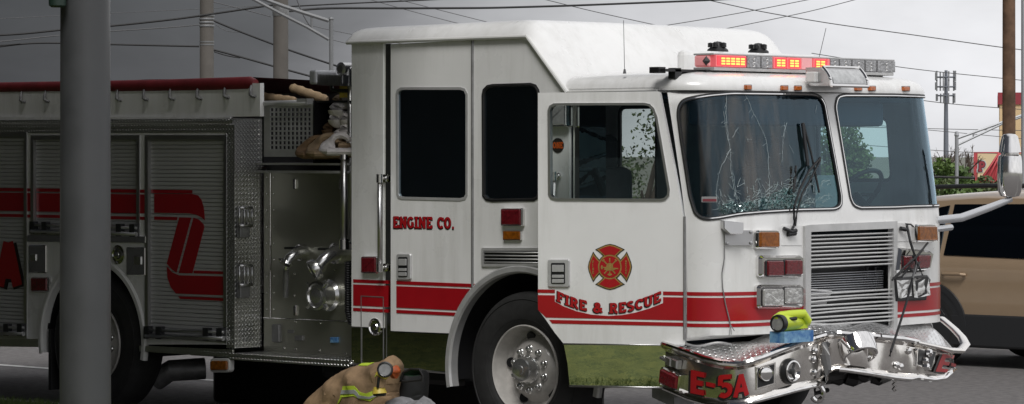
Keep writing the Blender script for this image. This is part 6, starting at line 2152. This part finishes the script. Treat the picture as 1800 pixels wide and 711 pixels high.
# restaurant: cream block with dark red parapet, red pitched roof, sign
bd_ = 110
A = at_depth(1757, 300, bd_); k = bd_ / F
Rv, Dv = Vector((rx, ry, 0)), ray(1745, 273); Dv.z = 0; Dv.normalize()
BU = thing('restaurant', (A.x, A.y, 0), 'cream restaurant block with dark red parapet behind the wooden pole', 'building')
zt1, zt2 = at_depth(1757, 184, bd_).z, at_depth(1757, 163, bd_).z
b = MB(); b.obox((A.x, A.y, -.06), Rv * 9, Dv * 8, Vector((0, 0, zt1 + .06))); mk('wall', b, 'cream', BU)
b = MB(); b.obox(Vector((A.x, A.y, zt1)) - Rv * .06 - Dv * .06, Rv * 9.1, Dv * 8.1, Vector((0, 0, zt2 - zt1))); mk('parapet', b, 'brick_red', BU)
b = MB()
q0, q1 = at_depth(1706, 338, 90), at_depth(1766, 255, 90)
dep = Dv * 5
b.obox(q0, (q1 - q0), dep, Vector((0, 0, -.12)))
tri = [q0, q1, Vector((q1.x, q1.y, 0)), Vector((q0.x, q0.y, 0))]
bi = [b.add(p) for p in tri]; b.face(bi)
bj = [b.add(p + dep) for p in tri]; b.face(bj[::-1])
b.quad(q1, q1 + dep, Vector((q1.x, q1.y, 0)) + dep, Vector((q1.x, q1.y, 0)))
RF = mk('pitched_roof', b, 'roof_red', BU)
b = MB()
for t in (.0, .28, .55, .8, 1.0):
    top = q0.lerp(q1, t)
    b.tube([q1.lerp(q0, .03) + Vector((0, 0, 0)) - Dv * .06, Vector((q0.x + (q1.x - q0.x) * t, q0.y + (q1.y - q0.y) * t, q0.z - .1)) - Dv * .06], .03, 5)
mk('roof_seam', b, 'roof_red', RF)
# sign on the lawn in front of the restaurant
sg = 98; k = sg / F
s0 = at_depth(1711.5, 326, sg); hS = (326 - 267.5) * k
SG = thing('roadside_sign', (s0.x, s0.y, 0), 'cream and red roadside sign with a curly red letter P', 'sign')
b = MB(); b.obox(s0 - Dv * -.0, Rv * 1.9, Dv * .35, Vector((0, 0, hS))); b.obox(Vector((s0.x, s0.y, -.06)) + Rv * .3 + Dv * .1, Rv * .2, Dv * .2, Vector((0, 0, s0.z + .06))); mk('sign_frame', b, 'roof_red', SG)
b = MB(); b.obox(s0 + Rv * .12 + Vector((0, 0, .12)) - Dv * .02, Rv * 1.7, Dv * .01, Vector((0, 0, hS - .17))); FC = mk('sign_face', b, 'sign_cream', SG)
SGC = Curtain([((s0 - Dv * .02).x, (s0 - Dv * .02).y), ((s0 + Rv * 2 - Dv * .02).x, (s0 + Rv * 2 - Dv * .02).y)])
def fP(x, y): return SGC.inv(1719.5 + 17 * x, 301.5 - 17.5 * y)
b = MB(); text(b, SGC.pos, ['P'], fP, .24, .02, .32, (0, 0), .004); mk('letter_outline', b, 'paper', FC)
b = MB(); text(b, SGC.pos, ['P'], fP, .24, .03, .12, (0, 0), .004); mk('letter_edge', b, 'black', FC)
b = MB(); text(b, SGC.pos, ['P'], fP, .24, .04, 0, (0, 0), .004); mk('letter', b, 'brick_red', FC)

# ---- vegetation
def crown(b, c, rad, n, leaf, sq=1.0, clumps=9, ragged=.35):
    c = Vector(c); cl = []
    for i in range(clumps):
        d = Vector((random.gauss(0, 1), random.gauss(0, 1), random.gauss(0, 1))).normalized() * random.uniform(.35, .95)
        cl.append((c + Vector((d.x * rad, d.y * rad, d.z * rad * sq)), rad * random.uniform(ragged * .6, ragged * 1.3)))
    for i in range(n):
        cc, r = random.choice(cl)
        d = Vector((random.gauss(0, 1), random.gauss(0, 1), random.gauss(0, 1))).normalized() * r * random.random() ** .4
        p = cc + d
        a = Vector((random.gauss(0, 1), random.gauss(0, 1), random.gauss(0, 1))).normalized(); e_ = a.cross(Vector((random.gauss(0, 1), random.gauss(0, 1), random.gauss(0, 1)))).normalized()
        l = leaf * random.uniform(.6, 1.4)
        b.face([b.add(p - a * l), b.add(p + e_ * l * .55), b.add(p + a * l), b.add(p - e_ * l * .55)])
    return cl
def tree(x, depth, ytop, h_rad, m, label, n=1500, leaf=.09, bare=False, group=None, cat='tree', zbase=0.0, sq=1.0):
    top = at_depth(x, ytop, depth); rad = h_rad
    base = Vector((top.x, top.y, -.06)); cz = max(top.z - rad * sq, rad * .5)
    T = thing('tree' if cat == 'tree' else 'shrub', tuple(base), label, cat, group)
    b = MB(); cl = []
    if not bare:
        cl = crown(b, (top.x, top.y, cz), rad, n, leaf, sq)
        mk('crown', b, m, T)
    b = MB()
    hh = top.z if bare else cz
    b.tube([base, base.lerp(Vector((top.x, top.y, hh)), .5) + Vector((.05, .03, 0)), (top.x, top.y, hh)], [rad * .10 + .03, rad * .07 + .02, .015], 7)
    if bare:
        def br(p, d, l, r, g):
            q = p + d * l
            b.tube([p, p.lerp(q, .5) + Vector((random.gauss(0, .03), random.gauss(0, .03), 0)) * l, q], [r, r * .8, r * .55], 5, caps=False)
            if g:
                for _ in range(3):
                    e_ = (d + Vector((random.gauss(0, .45), random.gauss(0, .45), random.gauss(.1, .3)))).normalized(); br(p.lerp(q, random.uniform(.5, 1)), e_, l * .62, r * .55, g - 1)
        for _ in range(8):
            p = base.lerp(Vector((top.x, top.y, hh)), random.uniform(.35, .75))
            br(p, Vector((random.gauss(0, .5), random.gauss(0, .5), .8)).normalized(), hh * .26, rad * .035 + .010, 3)
    else:
        for cc, r in cl[:6]:
            p = base.lerp(Vector((top.x, top.y, hh)), random.uniform(.45, .9))
            b.tube([p, p.lerp(cc, .5) + Vector((0, 0, .05)), cc], [rad * .045, rad * .03, .008], 5)
    mk('trunk', b, 'bark', T)
    return T
GS = 'low shrubs along the far verge'
lab = ['dense low green shrub beside the edge of the cab', 'rounded green shrub left of the low steel mast', 'pale green shrub behind the low steel mast', 'green shrub right of the low steel mast', 'low green shrub under the cream sign', 'small bright shrub in front of the red roof']
for i, (x, y, d_, r_) in enumerate(((1650, 286, 66, .85), (1668, 296, 60, .72), (1684, 292, 68, .8), (1699, 296, 62, .72), (1716, 304, 60, .6), (1736, 308, 64, .6))):
    tree(x, d_, y, r_, 'leaf' if i % 2 == 0 else 'leaf_pale', lab[i], n=2400, leaf=.06, group=GS, cat='shrub', sq=1.25)
tree(1656, 74, 275, .45, 'bark', 'leafless twiggy tree left of the cell tower foot', bare=True, group='bare trees behind the shrubs')
tree(1702, 76, 272, .45, 'bark', 'leafless twiggy tree right of the low steel mast', bare=True, group='bare trees behind the shrubs')
tree(1128, 44, 176, 1.25, 'leaf_pale', 'sparse pale leafy tree seen through the open passenger door window', n=3600, leaf=.034)
tree(1478, 50, 222, .72, 'leaf', 'dark leafy tree seen through the driver side windscreen', n=5200, leaf=.038)
tree(1444, 54, 200, .95, 'leaf', 'bushy tree seen past the wiper through the cracked windscreen', n=5000, leaf=.038)
for i, (x, d_) in enumerate(((-560, 90), (-900, 70))):
    pass
# lawn blades at the front kerb (nobody could count them)
b = MB()
def blades(n, x0, x1, y0, y1, h):
    for _ in range(n):
        x, y = random.uniform(x0, x1), random.uniform(y0, y1); a = random.uniform(0, 6.28); w = .006
        hh = h * random.uniform(.5, 1.4); l = random.uniform(-.04, .04)
        b.face([b.add((x - w * math.cos(a), y - w * math.sin(a), .12)), b.add((x + w * math.cos(a), y + w * math.sin(a), .12)), b.add((x + l, y + l * .5, .12 + hh))])
blades(14000, -7.5, -3.5, -2.6, -.80, .05)
blades(22000, -3.5, 2.6, -5.5, -.80, .06)
o = mk('grass', b, 'blade', kind='stuff')

# ---- tan crossover on the road behind
def YS(pts, Y): return [on_y(x, y, Y) for x, y in pts]
SY = 9.0
SV = thing('parked_car' if False else 'crossover_car', (-1.5, SY + .9, 0), 'bronze crossover with dark windows on the road behind the fire engine', 'car')
def suvprof():
    # (X offset from rear bumper, z): outline of the side, rear at the left
    return [(-4.05, .30), (-4.08, .55), (-4.05, .85), (-3.98, 1.00), (-3.85, 1.12), (-3.52, 1.52), (-3.35, 1.60), (-2.6, 1.65), (-1.6, 1.65), (-.9, 1.60), (.15, 1.10), (.85, .98), (1.05, .85), (1.12, .60), (1.08, .30)]
lo = [(x, z) for x, z in suvprof() if z <= 1.12]
wc = [(-3.04, .36), (-.36, .36)]
SVC = Curtain([(-5, SY), (2, SY)])
def sv(x, z): return (x + 5, z)
# body: cross-sections along X lofted (shoulder, beltline, roof tuck)
xs_ = np.linspace(-4.05, 1.10, 60)
def prof_z(x, hi=True):
    P = suvprof()[1:-1]
    return float(np.interp(x, [p[0] for p in [(-4.08, .55), (-4.05, .85), (-3.98, 1.0), (-3.85, 1.12), (-3.52, 1.52), (-3.35, 1.60), (-2.6, 1.65), (-1.6, 1.65), (-.9, 1.60), (.15, 1.10), (.85, .98), (1.05, .85), (1.12, .6)]], [.55, .85, 1.0, 1.12, 1.52, 1.60, 1.65, 1.65, 1.60, 1.10, .98, .85, .6]))
def belt(x): return float(np.interp(x, [-4.08, -3.8, -3.2, -1.2, .2, .9, 1.12], [.75, .98, 1.03, 1.00, .97, .90, .55]))
SW_ = 1.80
def row(x, side=1):
    zt_, zb_ = prof_z(x), belt(x)
    zb_ = min(zb_, zt_ - .02)
    tuck = .20 * (zt_ - zb_) / .62
    end = 1 - .10 * max(0, (abs(x + 1.48) - 1.9) / .7) ** 2
    c = SY + SW_ / 2; hw = SW_ / 2 * end
    pts = [(hw - .03, .30), (hw, .42), (hw + .005, .62), (hw - .01, .80), (hw, .90), (hw - .015, zb_ - .03), (hw - .035, zb_), (hw - .035 - tuck * .5, zb_ + (zt_ - zb_) * .5), (hw - .05 - tuck, zt_ - .06), (hw - .16 - tuck, zt_ - .01), (0, zt_ + .02)]
    pts = [(a, min(z, zt_ + .02)) for a, z in pts]
    return [(x, c - a, z) for a, z in pts] + [(x, c + a, z) for a, z in pts[::-1][1:]]
b = MB(); b.grid([row(x) for x in xs_])
rf = row(xs_[0]); re = row(xs_[-1])
b.face([b.add(p) for p in rf]); b.face([b.add(p) for p in re[::-1]])
mk('car_body', b, 'suv', SV)
# side glass, cladding, handle, rails, wheels
def glass_side(xa, za, pts, name, m, off=.006):
    b = MB()
    V, T = region([pts], (), [(x, z) for x in np.arange(-4, 1, .08) for z in np.arange(1.0, 1.65, .05)])
    def pos(x, z, o):
        zt_, zb_ = prof_z(x), belt(x); tuck = .20 * (zt_ - zb_) / .62
        t = (z - zb_) / max(.05, (zt_ - .06 - zb_))
        h_ = zt_ - zb_
        y = SY + float(np.interp(z, [zb_ - .03, zb_, zb_ + h_ * .5, zt_ - .06, zt_], [.015, .035, .035 + tuck * .5, .05 + tuck, .15 + tuck]))
        end = 1 - .10 * max(0, (abs(x + 1.48) - 1.9) / .7) ** 2
        return (x, y + SW_ / 2 * (1 - end) - o - .004, z)
    sheet(b, pos, [pts], (), off, .004, [(x, z) for x in np.arange(-4, 1, .08) for z in np.arange(1.0, 1.65, .05)])
    return mk(name, b, m, SV)
glass_side(0, 0, [(-3.30, 1.07), (-2.95, 1.05), (-2.95, 1.52), (-3.06, 1.50), (-3.22, 1.35)], 'quarter_window', 'suv_glass')
glass_side(0, 0, [(-2.90, 1.05), (-1.72, 1.03), (-1.72, 1.545), (-2.9, 1.53)], 'side_window', 'suv_glass')
glass_side(0, 0, [(-1.66, 1.03), (-.25, 1.01), (-.85, 1.51), (-1.66, 1.545)], 'side_window', 'suv_glass')
b = MB()
b.box((-4.02, SY - .016, .19), (1.05, SY + .1, .50), bev=.02)
mk('sill_cladding', b, 'plastic', SV)
b = MB(); b.box((-4.0, SY + .2, .17), (1.0, SY + SW_ - .2, .34)); mk('underbody', b, 'black', SV)
b = MB()
hp = on_y(1675, 483, SY - .02)
b.tube([(hp.x - .13, SY - .005, hp.z), (hp.x - .10, SY - .04, hp.z + .005), (hp.x + .10, SY - .04, hp.z + .005), (hp.x + .13, SY - .005, hp.z)], .016, 8)
b.tube([(-1.4, SY - .005, hp.z), (-1.37, SY - .04, hp.z + .005), (-1.17, SY - .04, hp.z + .005), (-1.14, SY - .005, hp.z)], .016, 8)
mks('door_handle', b, 'suv', SV)
b = MB()
for y in (SY + .27, SY + SW_ - .27):
    b.tube([(-3.35, y, 1.60), (-3.25, y, 1.69), (-2.6, y, 1.71), (-1.6, y, 1.71), (-1.1, y, 1.69), (-1.0, y, 1.62)], .022, 8)
mks('roof_rail', b, 'plastic', SV)
b = MB()
for x in (-1.69, -2.925): b.tube([(x, SY - .001, .52), (x, SY + .0, .98)], .004, 5)
mk('door_gap', b, 'plastic', SV)
for wx, wz in wc:
    for yy, ax in ((SY - .012, (0, -1, 0)), (SY + SW_ + .012, (0, 1, 0))):
        WT = thing('wheel', (0, 0, 0), None, None); WT.parent = SV; WT.location = Vector((wx, yy, wz)) - SV.location
        b = MB(); b.lathe([(.22, -.2), (.33, -.21), (.36, -.18), (.36, -.03), (.33, .0), (.26, .006), (.225, -.01)], (wx, yy, wz), axis=ax, seg=36); mk('tyre', b, 'tyre', WT)
        b = MB(); b.lathe([(.228, -.02), (.225, .004), (.20, -.02), (.06, -.01), (.05, .008), (0, .01)], (wx, yy, wz), axis=ax, seg=30); mk('rim', b, 'alu', WT)
    b = MB(); n = 24
    b.grid([[(wx + r * math.cos(R(-10 + 200 * k / n)), y, wz + r * math.sin(R(-10 + 200 * k / n))) for r, y in ((.375, SY - .0135), (.375, SY - .020), (.43, SY - .020), (.435, SY - .004))] for k in range(n + 1)])
    b.face([b.add((wx + .375 * math.cos(R(-10 + 200 * k / n)), SY - .0135, wz + .375 * math.sin(R(-10 + 200 * k / n)))) for k in range(n + 1)])
    mk('arch_cladding', b, 'plastic', SV)
b = MB(); b.box((-4.07, SY + .1, .82), (-3.93, SY + .34, 1.02), bev=.02); mk('tail_lamp', b, 'lens_red', SV)

# ---- overhead cables
CG = 'overhead cables'
def cable(pts, d_, r, label, m='cable', ext=True):
    P = densify(pts, 12, False)
    # smooth the polyline, keep it hanging in one plane
    A = np.array(P, float)
    def ext_(a, c):      # carry the span on past what the photo shows
        off = a[0] < 0 or a[0] > 1800 or a[1] < 0
        if not off and any(abs(a[0] - q) < 24 for q in (351, 376, 480, 507, 586)): return [a]
        d = (a - c) / np.hypot(*(a - c)); n_ = 40 if off else 10
        return [a + d * 12 * (k + 1) for k in range(n_)]
    A = np.vstack([ext_(A[0], A[1])[::-1], A, ext_(A[-1], A[-2])]) if ext else A
    for _ in range(10):
        A[1:-1] = (A[:-2] + 2 * A[1:-1] + A[2:]) / 4
    b = MB()
    dd = d_ if isinstance(d_, (list, tuple)) else (d_, d_)
    n = len(A)
    b.tube([at_depth(x, y, dd[0] + (dd[1] - dd[0]) * i / (n - 1)) for i, (x, y) in enumerate(A)], r, 5)
    return tag(mk('overhead_cable', b, m), label, 'cable', CG)
cable([(-60, 66), (0, 62), (50, 60), (109, 52), (200, 46), (320, 33), (420, 18), (480, 9)], 56, .019, 'thick black cable climbing over the post to the top of the second concrete pole')
cable([(507, 12), (600, 7), (760, 0), (860, -6)], 53, .012, 'thin black cable leaving the second concrete pole upwards')
cable([(-60, 90), (0, 82), (16, 82), (26, 78), (40, 75), (109, 76), (200, 78.5), (350, 82)], 58, .018, 'black cable running level to the first concrete pole')
cable([(0, 80), (12, 83.5), (24, 83), (36, 77)], 57.8, .012, 'small black slack loop hanging left of the post', ext=False)
cable([(376, 88), (400, 94), (440, 105), (477, 116), (552, 136), (570, 141)], 55, .018, 'black cable sloping down between the concrete poles to the cab')
cable([(376, 91), (386, 101), (410, 105), (422, 102)], 55.2, .012, 'short sagging black cable right of the first concrete pole', ext=False)
cable([(-60, 78), (0, 74), (109, 62), (200, 55), (320, 47.5), (351, 44)], 60, .011, 'thin grey cable meeting the clamp of the first concrete pole', 'cable_grey', ext=False)
cable([(376, 37), (400, 48), (440, 63), (477, 77), (508, 89), (597, 118), (612, 123)], 54, .017, 'dark cable from the first concrete pole passing behind the second to the cab')
cable([(380, 44), (379, 60), (390, 72), (408, 70), (421, 57)], 57, .006, 'fine wire hanging in a round loop by the first concrete pole', 'cable_grey', ext=False)
cable([(376, 4), (420, 14), (460, 26), (477, 30)], 57, .009, 'thin cable descending between the two concrete poles near the top', 'cable_grey', ext=False)
cable([(507, 20), (513, 23), (520, 18), (560, 14.5), (700, 15), (860, 14.5), (1000, 10.5), (1240, 1), (1330, -4)], [52, 70], .020, 'long black cable crossing above the cab roof')
cable([(-60, 38), (0, 33), (109, 28), (351, 16), (476, 10)], 64, .006, 'faint high wire crossing behind the post', 'cable_grey')
cable([(645, -2), (700, 14), (760, 30), (815, 44), (850, 53)], 75, .008, 'faint grey wire dropping behind the raised roof, left of two', 'cable_grey')
cable([(690, -3), (780, 20), (860, 40), (920, 55)], 75, .008, 'faint grey wire dropping behind the raised roof, right of two', 'cable_grey')
cable([(522, 0), (530, 30), (545, 62), (556, 70), (568, 66)], 50.5, .010, 'dangling lead hooked under the trussed mast arm', 'cable_grey', ext=False)
cable([(508, 34), (560, 50), (615, 60), (700, 76)], 66, .007, 'thin grey wire behind the slim mast, upper of two', 'cable_grey')
cable([(586, 71), (615, 78), (640, 84)], 66, .007, 'thin grey wire behind the slim mast, lower of two', 'cable_grey')
cable([(940, -5), (1040, 20), (1162, 46.5)], 80, .010, 'grey wire sloping down to a point above the raised roof front', 'cable_grey')
cable([(1162, 46.5), (1240, 34), (1319, 20), (1430, -2)], 80, .010, 'grey wire rising from above the raised roof front', 'cable_grey')
cable([(1270, 52), (1350, 36), (1427, 20), (1510, -2)], 82, .010, 'grey wire rising right above the black roof beacons', 'cable_grey')
cable([(1225, -4), (1332, 20), (1460, 42), (1600, 61), (1762, 84), (1830, 92)], 85, .013, 'grey wire sloping to the wooden pole, highest on that side', 'cable_grey')
cable([(1545, 113), (1576, 118), (1660, 128), (1762, 138), (1830, 145)], 88, .011, 'grey wire passing just behind the cell tower top', 'cable_grey')
cable([(1600, 174), (1622, 178), (1690, 185), (1770, 191), (1830, 195)], 88, .011, 'grey wire crossing the cell tower under its antennas', 'cable_grey')
cable([(1610, 226), (1700, 228), (1770, 229.5), (1830, 230)], 90, .010, 'fine wire level with the trussed arm, upper of two', 'cable_grey')
cable([(1610, 227), (1632, 229), (1700, 235), (1770, 242), (1830, 247)], 90, .009, 'fine wire level with the trussed arm, lower of two', 'cable_grey')
cable([(1620, 263), (1660, 266), (1712, 269), (1770, 271)], 90, .009, 'lowest fine wire, meeting the top of the cream sign', 'cable_grey')
cable([(1630, 311), (1660, 312), (1714, 313)], 46, .018, 'thick dark guard cable in front of the shrubs', ext=False)
